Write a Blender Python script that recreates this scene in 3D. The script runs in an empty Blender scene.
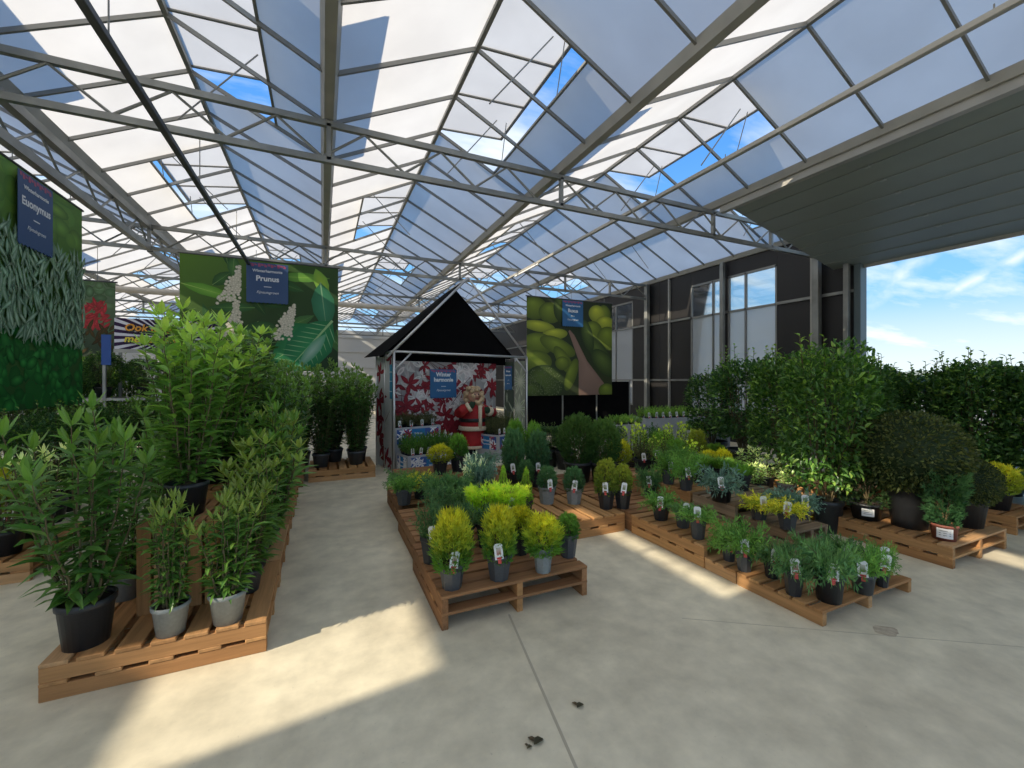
import bpy, math, random
from mathutils import Vector, Matrix
R = random.Random(7)
C = bpy.context.scene.collection
PI = math.pi
# ------------------------------------------------------------------ camera geometry
F, YAW, HY, H = 420.0, math.radians(24.3), 380.0, 1.6
SN, CS = math.sin(YAW), math.cos(YAW)
def at(u, v, z=0.0):
    """world x,y of the point at height z seen at photo pixel (u, v)"""
    L = (u - 512) / F; d = (H - z) * F / (v - HY)
    return d * (SN + CS * L), d * (CS - SN * L)
def atd(u, d):
    L = (u - 512) / F
    return d * (SN + CS * L), d * (CS - SN * L)
# ------------------------------------------------------------------ materials
def mat(name): 
    m = bpy.data.materials.new(name); m.use_nodes = True
    nt = m.node_tree; nt.nodes.clear()
    return m, nt
def N(nt, t, **k):
    n = nt.nodes.new(t)
    for a, b in k.items(): setattr(n, a, b)
    return n
def simple(name, col, rough=.5, metal=0.0, noise=0.0, nscale=8.0, spec=.5, bump=0.0):
    m, nt = mat(name); o = N(nt, 'ShaderNodeOutputMaterial'); p = N(nt, 'ShaderNodeBsdfPrincipled')
    p.inputs['Roughness'].default_value = rough; p.inputs['Metallic'].default_value = metal
    p.inputs['Specular IOR Level'].default_value = spec
    p.inputs['Base Color'].default_value = (*col, 1)
    nt.links.new(p.outputs[0], o.inputs[0])
    if noise or bump:
        tc = N(nt, 'ShaderNodeTexCoord'); nz = N(nt, 'ShaderNodeTexNoise')
        nz.inputs['Scale'].default_value = nscale; nz.inputs['Detail'].default_value = 6
        nt.links.new(tc.outputs['Object'], nz.inputs['Vector'])
        if noise:
            mr = N(nt, 'ShaderNodeMapRange'); mr.inputs[1].default_value = .25; mr.inputs[2].default_value = .75
            mr.inputs[3].default_value = 1 - noise; mr.inputs[4].default_value = 1 + noise
            nt.links.new(nz.outputs['Fac'], mr.inputs[0])
            mx = N(nt, 'ShaderNodeVectorMath', operation='SCALE'); mx.inputs[0].default_value = col
            nt.links.new(mr.outputs[0], mx.inputs['Scale']); nt.links.new(mx.outputs[0], p.inputs['Base Color'])
        if bump:
            b = N(nt, 'ShaderNodeBump'); b.inputs['Strength'].default_value = bump; b.inputs['Distance'].default_value = .01
            nt.links.new(nz.outputs['Fac'], b.inputs['Height']); nt.links.new(b.outputs[0], p.inputs['Normal'])
    return m
def colattr(name, rough=.5, transl=0.0, spec=.5, grain=0.0, vary=0.0, gscale=(2, 40, 40), gain=1.0):
    """surface coloured by the colour attribute 'Col' of its own mesh"""
    m, nt = mat(name); o = N(nt, 'ShaderNodeOutputMaterial'); p = N(nt, 'ShaderNodeBsdfPrincipled')
    a = N(nt, 'ShaderNodeAttribute', attribute_name='Col')
    p.inputs['Roughness'].default_value = rough; p.inputs['Specular IOR Level'].default_value = spec
    col = a.outputs['Color']
    if grain:
        tc = N(nt, 'ShaderNodeTexCoord'); mp = N(nt, 'ShaderNodeMapping'); mp.inputs['Scale'].default_value = gscale
        nz = N(nt, 'ShaderNodeTexNoise'); nz.inputs['Scale'].default_value = 1.0; nz.inputs['Detail'].default_value = 8
        nz.inputs['Roughness'].default_value = .65
        nt.links.new(tc.outputs['Object'], mp.inputs[0]); nt.links.new(mp.outputs[0], nz.inputs['Vector'])
        mr = N(nt, 'ShaderNodeMapRange'); mr.inputs[1].default_value = .3; mr.inputs[2].default_value = .7
        mr.inputs[3].default_value = 1 - grain; mr.inputs[4].default_value = 1 + grain
        nt.links.new(nz.outputs['Fac'], mr.inputs[0])
        sc = N(nt, 'ShaderNodeVectorMath', operation='SCALE')
        nt.links.new(col, sc.inputs[0]); nt.links.new(mr.outputs[0], sc.inputs['Scale']); col = sc.outputs[0]
    if gain != 1:
        sc = N(nt, 'ShaderNodeVectorMath', operation='SCALE'); sc.inputs['Scale'].default_value = gain
        nt.links.new(col, sc.inputs[0]); col = sc.outputs[0]
    if vary:
        oi = N(nt, 'ShaderNodeObjectInfo'); mr = N(nt, 'ShaderNodeMapRange')
        mr.inputs[3].default_value = 1 - vary; mr.inputs[4].default_value = 1 + vary
        nt.links.new(oi.outputs['Random'], mr.inputs[0])
        sc = N(nt, 'ShaderNodeVectorMath', operation='SCALE')
        nt.links.new(col, sc.inputs[0]); nt.links.new(mr.outputs[0], sc.inputs['Scale']); col = sc.outputs[0]
    nt.links.new(col, p.inputs['Base Color'])
    if transl:
        t = N(nt, 'ShaderNodeBsdfTranslucent'); mx = N(nt, 'ShaderNodeMixShader'); mx.inputs[0].default_value = transl
        g = N(nt, 'ShaderNodeVectorMath', operation='MULTIPLY'); g.inputs[1].default_value = (1.5, 1.5, .7)
        nt.links.new(col, g.inputs[0]); nt.links.new(g.outputs[0], t.inputs[0])
        nt.links.new(p.outputs[0], mx.inputs[1]); nt.links.new(t.outputs[0], mx.inputs[2]); nt.links.new(mx.outputs[0], o.inputs[0])
    else: nt.links.new(p.outputs[0], o.inputs[0])
    return m
M = {}
M['leaf'] = colattr('leaf_surface', .34, .35, .5, vary=.15, gain=1.5)
M['needle'] = colattr('needle_surface', .6, .3, .3, vary=.12, gain=1.4)
M['print'] = colattr('printed_fabric', .6, .12, .3, gain=1.3)
M['paint'] = colattr('painted_surface', .5)
M['woodx'] = colattr('sawn_wood_x', .75, 0, .25, grain=.28, gscale=(1.5, 30, 30))
M['woody'] = colattr('sawn_wood_y', .75, 0, .25, grain=.28, gscale=(30, 1.5, 30))
M['woodz'] = colattr('sawn_wood_z', .75, 0, .25, grain=.28, gscale=(30, 30, 1.5))
M['steel'] = simple('galvanised_steel', (.27, .275, .255), .45, .55, .25, 3)
M['steel_pale'] = simple('pale_steel', (.40, .39, .35), .5, .3, .12, 3)
M['darksteel'] = simple('dark_steel', (.10, .10, .10), .5, .4, .2, 5)
M['chrome'] = simple('tent_tube', (.62, .62, .62), .35, .6)
M['pipe'] = simple('cream_pipe', (.62, .56, .47), .5)
M['alu'] = simple('glazing_bar', (.26, .26, .245), .45, .4)
M['pot_black'] = simple('black_plastic', (.022, .024, .027), .42, 0, .2, 14)
M['pot_dark'] = simple('charcoal_plastic', (.06, .065, .07), .5, 0, .15, 14)
M['pot_grey'] = simple('grey_plastic', (.22, .24, .235), .55, 0, .12, 10)
M['pot_terra'] = simple('terracotta_plastic', (.26, .085, .055), .6, 0, .12, 10)
M['soil'] = simple('potting_soil', (.045, .028, .017), .95, 0, .5, 60, bump=.8)
M['bark'] = simple('stem_bark', (.13, .10, .045), .8, 0, .3, 30)
M['greenstem'] = simple('green_stem', (.16, .22, .06), .6)
M['white'] = simple('white_plastic', (.80, .80, .78), .4)
M['paper'] = simple('white_paper', (.80, .79, .76), .6)
M['black_cloth'] = simple('black_cloth', (.006, .006, .0065), .95, 0, .2, 8, spec=.05)
M['black_panel'] = simple('black_cladding', (.013, .012, .0115), .5, 0, .12, 1.2)
M['box_grey'] = simple('grey_box_board', (.42, .43, .45), .6, 0, .1, 6)
M['blue'] = simple('blue_sign_print', (.028, .13, .30), .55)
M['navy'] = simple('navy_sign_print', (.035, .085, .21), .55)
M['teal'] = simple('blue_sticker', (.03, .22, .36), .5)
M['letter'] = simple('white_lettering', (.82, .84, .86), .5)
M['orange'] = simple('orange_lettering', (.85, .36, .03), .5)
M['yellow'] = simple('yellow_lettering', (.85, .66, .05), .5)
M['red'] = simple('red_cloth', (.36, .012, .014), .7, 0, .25, 12)
M['fur'] = simple('cream_fur', (.70, .58, .42), .9, 0, .2, 60, bump=.6)
M['beard'] = simple('curly_hair', (.55, .40, .24), .9, 0, .35, 40, bump=.8)
M['skin'] = simple('painted_skin', (.55, .32, .22), .6)
M['mitten'] = simple('green_wool', (.018, .045, .022), .9, 0, .2, 40)
M['boot'] = simple('black_boot', (.012, .012, .013), .4)
M['bluepost'] = simple('blue_board', (.02, .08, .32), .5)
M['whitewall'] = simple('white_wall', (.60, .60, .58), .6, 0, .06, 1)
M['lamp'] = simple('lamp_cover', (.85, .85, .85), .3)
M['outside'] = simple('pale_paving', (.36, .32, .26), .9, 0, .15, .6)
M['dune'] = simple('far_scrub', (.30, .33, .27), .95, 0, .3, .3)
M['soffit'] = simple('grey_green_panel', (.27, .30, .275), .3, 0, .05, 2, spec=.5)
M['dead'] = simple('dead_leaf', (.05, .045, .025), .8)
M['stain'] = simple('floor_stain', (.44, .37, .27), .9, 0, .3, 30)
def floor_mat():
    m, nt = mat('concrete_floor'); o = N(nt, 'ShaderNodeOutputMaterial'); p = N(nt, 'ShaderNodeBsdfPrincipled')
    tc = N(nt, 'ShaderNodeTexCoord'); a = N(nt, 'ShaderNodeTexNoise'); b = N(nt, 'ShaderNodeTexNoise'); c = N(nt, 'ShaderNodeTexNoise')
    for n, s, d in ((a, .7, 6), (b, 5, 8), (c, 60, 4)):
        n.inputs['Scale'].default_value = s; n.inputs['Detail'].default_value = d; n.inputs['Roughness'].default_value = .6
        nt.links.new(tc.outputs['Object'], n.inputs['Vector'])
    r1 = N(nt, 'ShaderNodeValToRGB'); e = r1.color_ramp.elements
    e[0].position = .3; e[0].color = (.56, .50, .365, 1); e[1].position = .7; e[1].color = (.76, .695, .52, 1)
    nt.links.new(a.outputs['Fac'], r1.inputs[0])
    r2 = N(nt, 'ShaderNodeMapRange'); r2.inputs[1].default_value = .3; r2.inputs[2].default_value = .7; r2.inputs[3].default_value = .80; r2.inputs[4].default_value = 1.12
    nt.links.new(b.outputs['Fac'], r2.inputs[0])
    s = N(nt, 'ShaderNodeVectorMath', operation='SCALE'); nt.links.new(r1.outputs[0], s.inputs[0]); nt.links.new(r2.outputs[0], s.inputs['Scale'])
    # sparse dark specks and scuffs
    r3 = N(nt, 'ShaderNodeMapRange'); r3.inputs[1].default_value = .66; r3.inputs[2].default_value = .78; r3.inputs[3].default_value = 1; r3.inputs[4].default_value = .62
    nt.links.new(c.outputs['Fac'], r3.inputs[0])
    s2 = N(nt, 'ShaderNodeVectorMath', operation='SCALE'); nt.links.new(s.outputs[0], s2.inputs[0]); nt.links.new(r3.outputs[0], s2.inputs['Scale'])
    nt.links.new(s2.outputs[0], p.inputs['Base Color']); p.inputs['Roughness'].default_value = .62; p.inputs['Specular IOR Level'].default_value = .3
    bm = N(nt, 'ShaderNodeBump'); bm.inputs['Strength'].default_value = .12; bm.inputs['Distance'].default_value = .01
    nt.links.new(b.outputs['Fac'], bm.inputs['Height']); nt.links.new(bm.outputs[0], p.inputs['Normal'])
    nt.links.new(p.outputs[0], o.inputs[0]); return m
M['floor'] = floor_mat()
def roof_mat():
    m, nt = mat('diffuse_roof_sheet'); o = N(nt, 'ShaderNodeOutputMaterial')
    tc = N(nt, 'ShaderNodeTexCoord'); n = N(nt, 'ShaderNodeTexNoise'); n.inputs['Scale'].default_value = 1.2; n.inputs['Detail'].default_value = 5
    nt.links.new(tc.outputs['Object'], n.inputs['Vector'])
    r = N(nt, 'ShaderNodeValToRGB'); e = r.color_ramp.elements
    e[0].position = .35; e[0].color = (.57, .555, .52, 1); e[1].position = .65; e[1].color = (.645, .63, .59, 1)
    nt.links.new(n.outputs['Fac'], r.inputs[0])
    t = N(nt, 'ShaderNodeBsdfTranslucent'); d = N(nt, 'ShaderNodeBsdfDiffuse'); g = N(nt, 'ShaderNodeBsdfGlossy')
    nt.links.new(r.outputs[0], t.inputs[0]); d.inputs[0].default_value = (.5, .5, .5, 1); g.inputs['Roughness'].default_value = .35; g.inputs[0].default_value = (.8, .8, .8, 1)
    a = N(nt, 'ShaderNodeMixShader'); a.inputs[0].default_value = .22; nt.links.new(t.outputs[0], a.inputs[1]); nt.links.new(d.outputs[0], a.inputs[2])
    b = N(nt, 'ShaderNodeMixShader'); b.inputs[0].default_value = .04; nt.links.new(a.outputs[0], b.inputs[1]); nt.links.new(g.outputs[0], b.inputs[2])
    nt.links.new(b.outputs[0], o.inputs[0]); return m
M['roof'] = roof_mat()
def glass_mat(name, haze, tint):
    m, nt = mat(name); o = N(nt, 'ShaderNodeOutputMaterial')
    t = N(nt, 'ShaderNodeBsdfTransparent'); t.inputs[0].default_value = (*tint, 1)
    g = N(nt, 'ShaderNodeBsdfGlossy'); g.inputs['Roughness'].default_value = .02
    h = N(nt, 'ShaderNodeBsdfTranslucent'); h.inputs[0].default_value = (.8, .8, .78, 1)
    d = N(nt, 'ShaderNodeBsdfDiffuse'); d.inputs[0].default_value = (.75, .75, .72, 1)
    hh = N(nt, 'ShaderNodeMixShader'); hh.inputs[0].default_value = .5; nt.links.new(h.outputs[0], hh.inputs[1]); nt.links.new(d.outputs[0], hh.inputs[2])
    a = N(nt, 'ShaderNodeMixShader'); a.inputs[0].default_value = haze; nt.links.new(t.outputs[0], a.inputs[1]); nt.links.new(hh.outputs[0], a.inputs[2])
    f = N(nt, 'ShaderNodeFresnel'); f.inputs[0].default_value = 1.5
    b = N(nt, 'ShaderNodeMixShader'); nt.links.new(f.outputs[0], b.inputs[0]); nt.links.new(a.outputs[0], b.inputs[1]); nt.links.new(g.outputs[0], b.inputs[2])
    nt.links.new(b.outputs[0], o.inputs[0]); return m
M['glass'] = glass_mat('window_glass', .12, (.92, .95, .95)); M['frost'] = glass_mat('frosted_glass', .72, (.9, .92, .92))
# ------------------------------------------------------------------ mesh builder
class MB:
    def __init__(s): s.v = []; s.f = []; s.c = []; s.mi = []; s.m = 0; s.col = (.5, .5, .5)
    def add(s, vs, fs, col=None):
        o = len(s.v); s.v += [tuple(p) for p in vs]
        if col and isinstance(col[0], (tuple, list)): s.c += col
        else: s.c += [col or s.col] * len(vs)
        s.f += [tuple(i + o for i in f) for f in fs]; s.mi += [s.m] * len(fs); return s
    def box(s, x0, x1, y0, y1, z0, z1, col=None):
        return s.add([(x0, y0, z0), (x1, y0, z0), (x1, y1, z0), (x0, y1, z0), (x0, y0, z1), (x1, y0, z1), (x1, y1, z1), (x0, y1, z1)],
              [(0, 3, 2, 1), (4, 5, 6, 7), (0, 1, 5, 4), (1, 2, 6, 5), (2, 3, 7, 6), (3, 0, 4, 7)], col)
    def bar(s, a, b, w, h, col=None, up=(0, 0, 1)):
        a, b = Vector(a), Vector(b); d = (b - a).normalized(); u = Vector(up)
        if abs(d.dot(u)) > .98: u = Vector((0, 1, 0))
        x = d.cross(u).normalized(); u = x.cross(d); vs = []
        for p in (a, b):
            for i, j in ((-1, -1), (1, -1), (1, 1), (-1, 1)): vs.append(p + x * (i * w / 2) + u * (j * h / 2))
        return s.add(vs, [(0, 1, 2, 3), (7, 6, 5, 4), (0, 4, 5, 1), (1, 5, 6, 2), (2, 6, 7, 3), (3, 7, 4, 0)], col)
    def tube(s, pts, r, n=8, col=None):
        pts = [Vector(p) for p in pts]; rs = r if isinstance(r, (list, tuple)) else [r] * len(pts); vs = []; fs = []
        for i, p in enumerate(pts):
            d = (pts[min(i + 1, len(pts) - 1)] - pts[max(i - 1, 0)]).normalized()
            u = Vector((0, 0, 1)) if abs(d.z) < .95 else Vector((1, 0, 0))
            x = d.cross(u).normalized(); y = x.cross(d)
            for k in range(n):
                t = 2 * PI * k / n; vs.append(p + (x * math.cos(t) + y * math.sin(t)) * rs[i])
        for i in range(len(pts) - 1):
            for k in range(n): fs.append((i * n + k, i * n + (k + 1) % n, (i + 1) * n + (k + 1) % n, (i + 1) * n + k))
        fs.append(tuple(range(n))[::-1]); fs.append(tuple((len(pts) - 1) * n + k for k in range(n)))
        return s.add(vs, fs, col)
    def lathe(s, prof, n=20, c=(0, 0), cap=(False, False), col=None, ph=0.0):
        vs = []; fs = []
        for r, z in prof:
            for k in range(n):
                t = 2 * PI * k / n + ph; vs.append((c[0] + r * math.cos(t), c[1] + r * math.sin(t), z))
        for i in range(len(prof) - 1):
            for k in range(n): fs.append((i * n + k, i * n + (k + 1) % n, (i + 1) * n + (k + 1) % n, (i + 1) * n + k))
        if cap[0]: fs.append(tuple(range(n))[::-1])
        if cap[1]: fs.append(tuple((len(prof) - 1) * n + k for k in range(n)))
        return s.add(vs, fs, col)
    def ball(s, c, rx, ry, rz, nu=16, nv=10, col=None):
        vs = []; fs = []
        for j in range(1, nv):
            p = PI * j / nv
            for i in range(nu):
                t = 2 * PI * i / nu; vs.append((c[0] + rx * math.sin(p) * math.cos(t), c[1] + ry * math.sin(p) * math.sin(t), c[2] + rz * math.cos(p)))
        top = len(vs); vs.append((c[0], c[1], c[2] + rz)); bot = len(vs); vs.append((c[0], c[1], c[2] - rz))
        for j in range(nv - 2):
            for i in range(nu): fs.append((j * nu + i, (j + 1) * nu + i, (j + 1) * nu + (i + 1) % nu, j * nu + (i + 1) % nu))
        for i in range(nu):
            fs.append((top, i, (i + 1) % nu)); fs.append((bot, (nv - 2) * nu + (i + 1) % nu, (nv - 2) * nu + i))
        return s.add(vs, fs, col)
    def leaf(s, p, d, n, L, W, col, fold=.22, droop=.25):
        p = Vector(p); d = Vector(d).normalized(); n = Vector(n); n = (n - d * n.dot(d))
        n = n.normalized() if n.length > 1e-4 else Vector((0, 0, 1)); x = d.cross(n)
        m1 = p + d * (.27 * L); m2 = p + d * (.66 * L) - n * (droop * L * .28); tp = p + d * L - n * (droop * L * .8); f = n * (fold * W)
        return s.add([p, m1 + x * W * .45 + f, m1, m1 - x * W * .45 + f, m2 + x * W * .43 + f * .8, m2, m2 - x * W * .43 + f * .8, tp],
              [(0, 2, 1), (0, 3, 2), (2, 5, 4, 1), (2, 3, 6, 5), (5, 7, 4), (5, 6, 7)], col)
    def dia(s, p, d, x, L, W, col):
        return s.add([p, p + d * (L * .55) + x * W * .5, p + d * L, p + d * (L * .55) - x * W * .5], [(0, 1, 2, 3)], col)
    def mesh(s, name, mats):
        me = bpy.data.meshes.new(name); me.from_pydata(s.v, [], s.f)
        for m in (mats if isinstance(mats, (list, tuple)) else [mats]): me.materials.append(M[m] if isinstance(m, str) else m)
        at_ = me.color_attributes.new('Col', 'FLOAT_COLOR', 'POINT'); fl = []
        for c in s.c: fl += [c[0], c[1], c[2], 1.0]
        at_.data.foreach_set('color', fl); me.polygons.foreach_set('material_index', s.mi); me.update(); return me
    def build(s, name, mats, parent=None, smooth=False, loc=(0, 0, 0), rz=0.0, bevel=0.0):
        me = s.mesh(name, mats); o = link(name, me, parent, loc, rz)
        if smooth: me.polygons.foreach_set('use_smooth', [True] * len(me.polygons))
        if bevel:
            b = o.modifiers.new('edge', 'BEVEL'); b.width = bevel; b.segments = 1; b.limit_method = 'ANGLE'
        return o
def link(name, data, parent=None, loc=(0, 0, 0), rz=0.0):
    o = bpy.data.objects.new(name, data); C.objects.link(o); o.location = loc; o.rotation_euler = (0, 0, rz)
    if parent: o.parent = parent
    return o
LABELS = set()
def tag(o, label, cat, group=None, kind=None):
    o['label'] = label; o['category'] = cat
    if group: o['group'] = group
    if kind: o['kind'] = kind
    LABELS.add(label); return o
def thing(name, label, cat, loc=(0, 0, 0), rz=0.0, group=None): return tag(link(name, None, None, loc, rz), label, cat, group)
def struct(o): o['kind'] = 'structure'; return o
def text_mesh(body, size, shear=0.0, bold=0.0, align='CENTER'):
    cu = bpy.data.curves.new('lettering', 'FONT'); cu.body = body; cu.size = size; cu.shear = shear; cu.offset = bold
    cu.align_x = align; cu.align_y = 'CENTER'; cu.resolution_u = 3; cu.extrude = .0006
    ob = bpy.data.objects.new('lettering_source', cu); C.objects.link(ob); bpy.context.view_layer.update()
    me = bpy.data.meshes.new_from_object(ob.evaluated_get(bpy.context.evaluated_depsgraph_get()))
    bpy.data.objects.remove(ob); return me
def lettering(body, size, m, parent, loc, shear=0.0, bold=0.0, squeeze=1.0):
    me = text_mesh(body, size, shear, bold); me.materials.clear(); me.materials.append(M[m])
    o = link('lettering', me, parent, loc); o.rotation_euler = (PI / 2, 0, 0); o.scale = (squeeze, 1, 1); return o
# ------------------------------------------------------------------ the setting
XA, BAY, ZG, ZR, ZU, ZL = 0.07, 3.2, 4.74, 5.53, 4.68, 4.21
PITCH, Y0, NP = .915, -5.35, 37
Y1 = Y0 + PITCH * NP
XW = XA + 3 * BAY
GY = [5.45, 10.55, 15.65, 20.75, 25.85]
fl = MB(); fl.add([(-13.2, -9, 0), (XW, -9, 0), (XW, Y1, 0), (-13.2, Y1, 0)], [(0, 1, 2, 3)]); struct(fl.build('floor', 'floor'))
g = MB(); g.add([(-400, -400, -.03), (500, -400, -.03), (500, 400, -.03), (-400, 400, -.03)], [(0, 1, 2, 3)]); struct(g.build('ground', 'outside'))
# floor joints
j = MB()
for a, b in (((1.16, 2.62), (.78, .5)), ((.78, .5), (.5, -1.2)), ((2.2, 2.1), (5.4, .0))):
    j.bar((a[0], a[1], .0006), (b[0], b[1], .0006), (.014 if a[0] < 1.5 else .004), .0008)
struct(j.build('trim_1', simple('floor_joint', (.42, .375, .28), .9)))
RISE = ZR - ZG
def is_vent(side, i, bay):
    """left slopes open in rows 5-7, 15-17 ..., right slopes in rows 10-12, 20-22 ..."""
    k = i % 10
    return (side == 'R' and k in (0, 1, 2) and i >= 10) or (side == 'L' and k in (5, 6, 7) and (i > 9 or bay == -1 or (bay == -2 and i > 5)))  # unseen near row opened only in two bays, chosen for their sun patches
VT = .60       # share of the slope the sash covers, measured from the ridge
ntrim = 2; nwin = 5
def slope_pt(xg, side, t):  # t = 0 gutter, 1 ridge
    return (xg + t * BAY / 2, ZG + t * RISE) if side == 'L' else (xg + BAY - t * BAY / 2, ZG + t * RISE)
for bay in range(-4, 3):
    xg = XA + bay * BAY
    for side in 'LR':
        pan = MB(); bars = MB()
        for i in range(NP):
            ya, yb = Y0 + i * PITCH, Y0 + (i + 1) * PITCH
            if bay == 2 and yb < 5.2: continue
            (xa, za), (xb, zb) = slope_pt(xg, side, 0.02), slope_pt(xg, side, 1)
            bars.bar((xa, ya, za), (xb, ya, zb), .028, .045)
            t1 = 1.0
            vt = .44 if (bay == -2 and side == 'L' and i < 10) else VT  # unseen near sashes cut shorter to narrow the sun strip they let in
            if is_vent(side, i, bay): t1 = 1 - vt
            if bay == -3 and i in (6, 7) and side == 'L':     # unseen gap added in the sheet so a sun patch reaches the floor
                t1 = .45; (xa, za), (xb, zb) = slope_pt(xg, side, .45), slope_pt(xg, side, 1); yc, yd = (.92, yb) if i == 6 else (ya, yb)
                pan.add([(xa, yc, za + .03), (xa, yd, za + .03), (xb, yd, zb + .03), (xb, yc, zb + .03)], [(0, 1, 2, 3)])
            (xa, za), (xb, zb) = slope_pt(xg, side, 0), slope_pt(xg, side, t1)
            pan.add([(xa, ya, za + .03), (xa, yb, za + .03), (xb, yb, zb + .03), (xb, ya, zb + .03)], [(0, 1, 2, 3)])
            if t1 < 1: bars.bar((xb, ya, zb + .02), (xb, yb, zb + .02), .03, .03)
        struct(pan.build('ceiling', 'roof')); struct(bars.build('trim_%d' % ntrim, 'alu')); ntrim += 1
        # raised roof sashes, hinged at the ridge
        for i in range(NP):
            if not is_vent(side, i, bay) or is_vent(side, i - 1, bay): continue
            cnt = 3 if is_vent(side, i + 2, bay) else 2
            ya, yb = Y0 + i * PITCH, Y0 + (i + cnt) * PITCH
            if bay == 2 and yb < GY[0]: continue
            vt = .44 if (bay == -2 and side == 'L' and i < 10) else VT; L = vt * math.hypot(BAY / 2, RISE); th = math.radians(-12 if vt < .5 else -9 if side == 'L' else 4); sg = -1 if side == 'L' else 1
            hx, hz = xg + BAY / 2, ZR + .05; tx, tz = hx + sg * L * math.cos(th), hz + L * math.sin(th)
            w = link('window_%d' % nwin, None); nwin += 1; struct(w)
            p = MB(); p.add([(hx, ya + .03, hz), (hx, yb - .03, hz), (tx, yb - .03, tz), (tx, ya + .03, tz)], [(0, 1, 2, 3)]); p.build('pane', 'roof', w)
            f = MB()
            for q in range(cnt + 1):
                y = ya + .03 + q * (yb - ya - .06) / cnt; f.bar((hx, y, hz), (tx, y, tz), .03, .035)
            f.bar((tx, ya + .02, tz), (tx, yb - .02, tz), .04, .04); f.bar((hx, ya + .02, hz), (hx, yb - .02, hz), .04, .04); f.build('frame', 'alu', w)
            st = MB(); ox, oz = slope_pt(xg, side, 1 - vt)
            for y in (ya + .5, yb - .5):
                st.tube([(xg + BAY / 2, y, ZU - .05), (hx + sg * L * .75 * math.cos(th), y, tz - .02)], .009, 6)
                st.tube([(ox, y + .2, oz), (hx + sg * L * .9 * math.cos(th), y, tz - .02)], .007, 6)
            st.build('stay', 'alu', w)
# gutters and ridges
for k in range(-4, 4):
    x = XA + k * BAY; gm = MB(); y0 = Y0
    gm.add([(x - .09, y0, ZG + .06), (x - .05, y0, ZG - .05), (x + .05, y0, ZG - .05), (x + .09, y0, ZG + .06),
            (x - .09, Y1, ZG + .06), (x - .05, Y1, ZG - .05), (x + .05, Y1, ZG - .05), (x + .09, Y1, ZG + .06)],
           [(0, 1, 5, 4), (1, 2, 6, 5), (2, 3, 7, 6), (0, 4, 7, 3), (0, 3, 2, 1), (4, 5, 6, 7)])
    struct(gm.build('trim_%d' % ntrim, 'steel_pale')); ntrim += 1
    if k < 3:
        rm = MB(); ry = Y0 if k < 2 else GY[0]; rm.bar((x + BAY / 2, ry, ZR), (x + BAY / 2, Y1, ZR), .05, .06); struct(rm.build('trim_%d' % ntrim, 'alu')); ntrim += 1
# grey-green panel soffit over the side opening
sx0, sz0, sx1, sz1 = XA + 2 * BAY + .06, ZG - .06, XW + .1, 3.86
SY0, SY1 = -7.0, 5.2
for k in range(8):
    a, b = k / 8, (k + 1) / 8 - .004; m = MB()
    xa, za = sx0 + a * (sx1 - sx0), sz0 + a * (sz1 - sz0); xb, zb = sx0 + b * (sx1 - sx0), sz0 + b * (sz1 - sz0)
    vs = []
    for y in (SY0, SY1): vs += [(xa, y, za), (xb, y, zb), (xb, y, zb + .08), (xa, y, za + .08)]
    m.add(vs, [(0, 3, 2, 1), (4, 5, 6, 7), (0, 1, 5, 4), (1, 2, 6, 5), (2, 3, 7, 6), (3, 0, 4, 7)])
    # shallow raised rib along the panel, and fixing brackets at the joint
    m.bar((xb - .006, SY0, zb - .006), (xb - .006, SY1, zb - .006), .012, .012)
    for y in (-.5, 1.4, 3.3): m.box(xb - .03, xb + .03, y - .03, y + .03, zb - .022, zb)
    struct(m.build('ceiling', 'soffit'))
m = MB(); m.bar((sx0 - .02, SY0, sz0 - .02), (sx0 - .02, SY1 + .1, sz0 - .02), .10, .16); struct(m.build('trim_%d' % ntrim, 'steel_pale')); ntrim += 1
m = MB(); m.bar((sx1 - .02, SY0, sz1 - .01), (sx1 - .02, SY1, sz1 - .01), .05, .07); struct(m.build('trim_%d' % ntrim, 'steel_pale')); ntrim += 1
# right wall
def wall_x(u):
    L = (u - 512) / F; return XW * (CS - SN * L) / (SN + CS * L)
YD = wall_x(862)                          # edge of the side opening
w1 = (wall_x(777), wall_x(728)); w2 = (wall_x(723), wall_x(691)); w0 = (wall_x(633), wall_x(609))
wins = [w1, w2, w0]; ZS0, ZS1 = .75, 4.3
wl = MB(); edges = [YD + .12]
for a, b in wins: edges += [a, b]
edges.append(Y1)
for k in range(0, len(edges), 2):
    a, b = edges[k], edges[k + 1]; n = max(1, round((b - a) / 1.1)); s = (b - a) / n
    for q in range(n): wl.box(XW, XW + .08, a + q * s + .004, a + (q + 1) * s - .004, 0, ZG + .1)
for a, b in wins:
    wl.box(XW, XW + .08, a, b, 0, ZS0); wl.box(XW, XW + .08, a, b, ZS1, ZG + .1)
struct(wl.build('wall_right', 'black_panel'))
for k, (a, b) in enumerate(wins):
    w = link('window_%d' % (k + 1), None); struct(w); f = MB(); x = XW - .01; mid = a + (b - a) * (.62 if k == 0 else .3 if k == 1 else .7)
    for y in (a + .02, b - .02, mid): f.box(x, x + .07, y - .02, y + .02, ZS0, ZS1)
    for z in (ZS0 + .02, 1.6, 3.38, ZS1 - .02): f.box(x, x + .07, a, b, z - .025, z + .025)
    f.build('frame', 'alu', w)
    p = MB(); p.box(XW + .03, XW + .036, a, b, 3.4, ZS1); p.build('pane', 'glass', w)
    p = MB(); p.box(XW + .03, XW + .036, a, b, ZS0, 3.36); p.build('pane', 'frost', w)
rl = MB()
for z in (1.6, 3.38):
    for k in range(0, len(edges), 2): rl.box(XW - .05, XW - .002, edges[k], edges[k + 1], z - .03, z + .03)
struct(rl.build('trim_%d' % ntrim, 'steel')); ntrim += 1
ml = MB()
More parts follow.
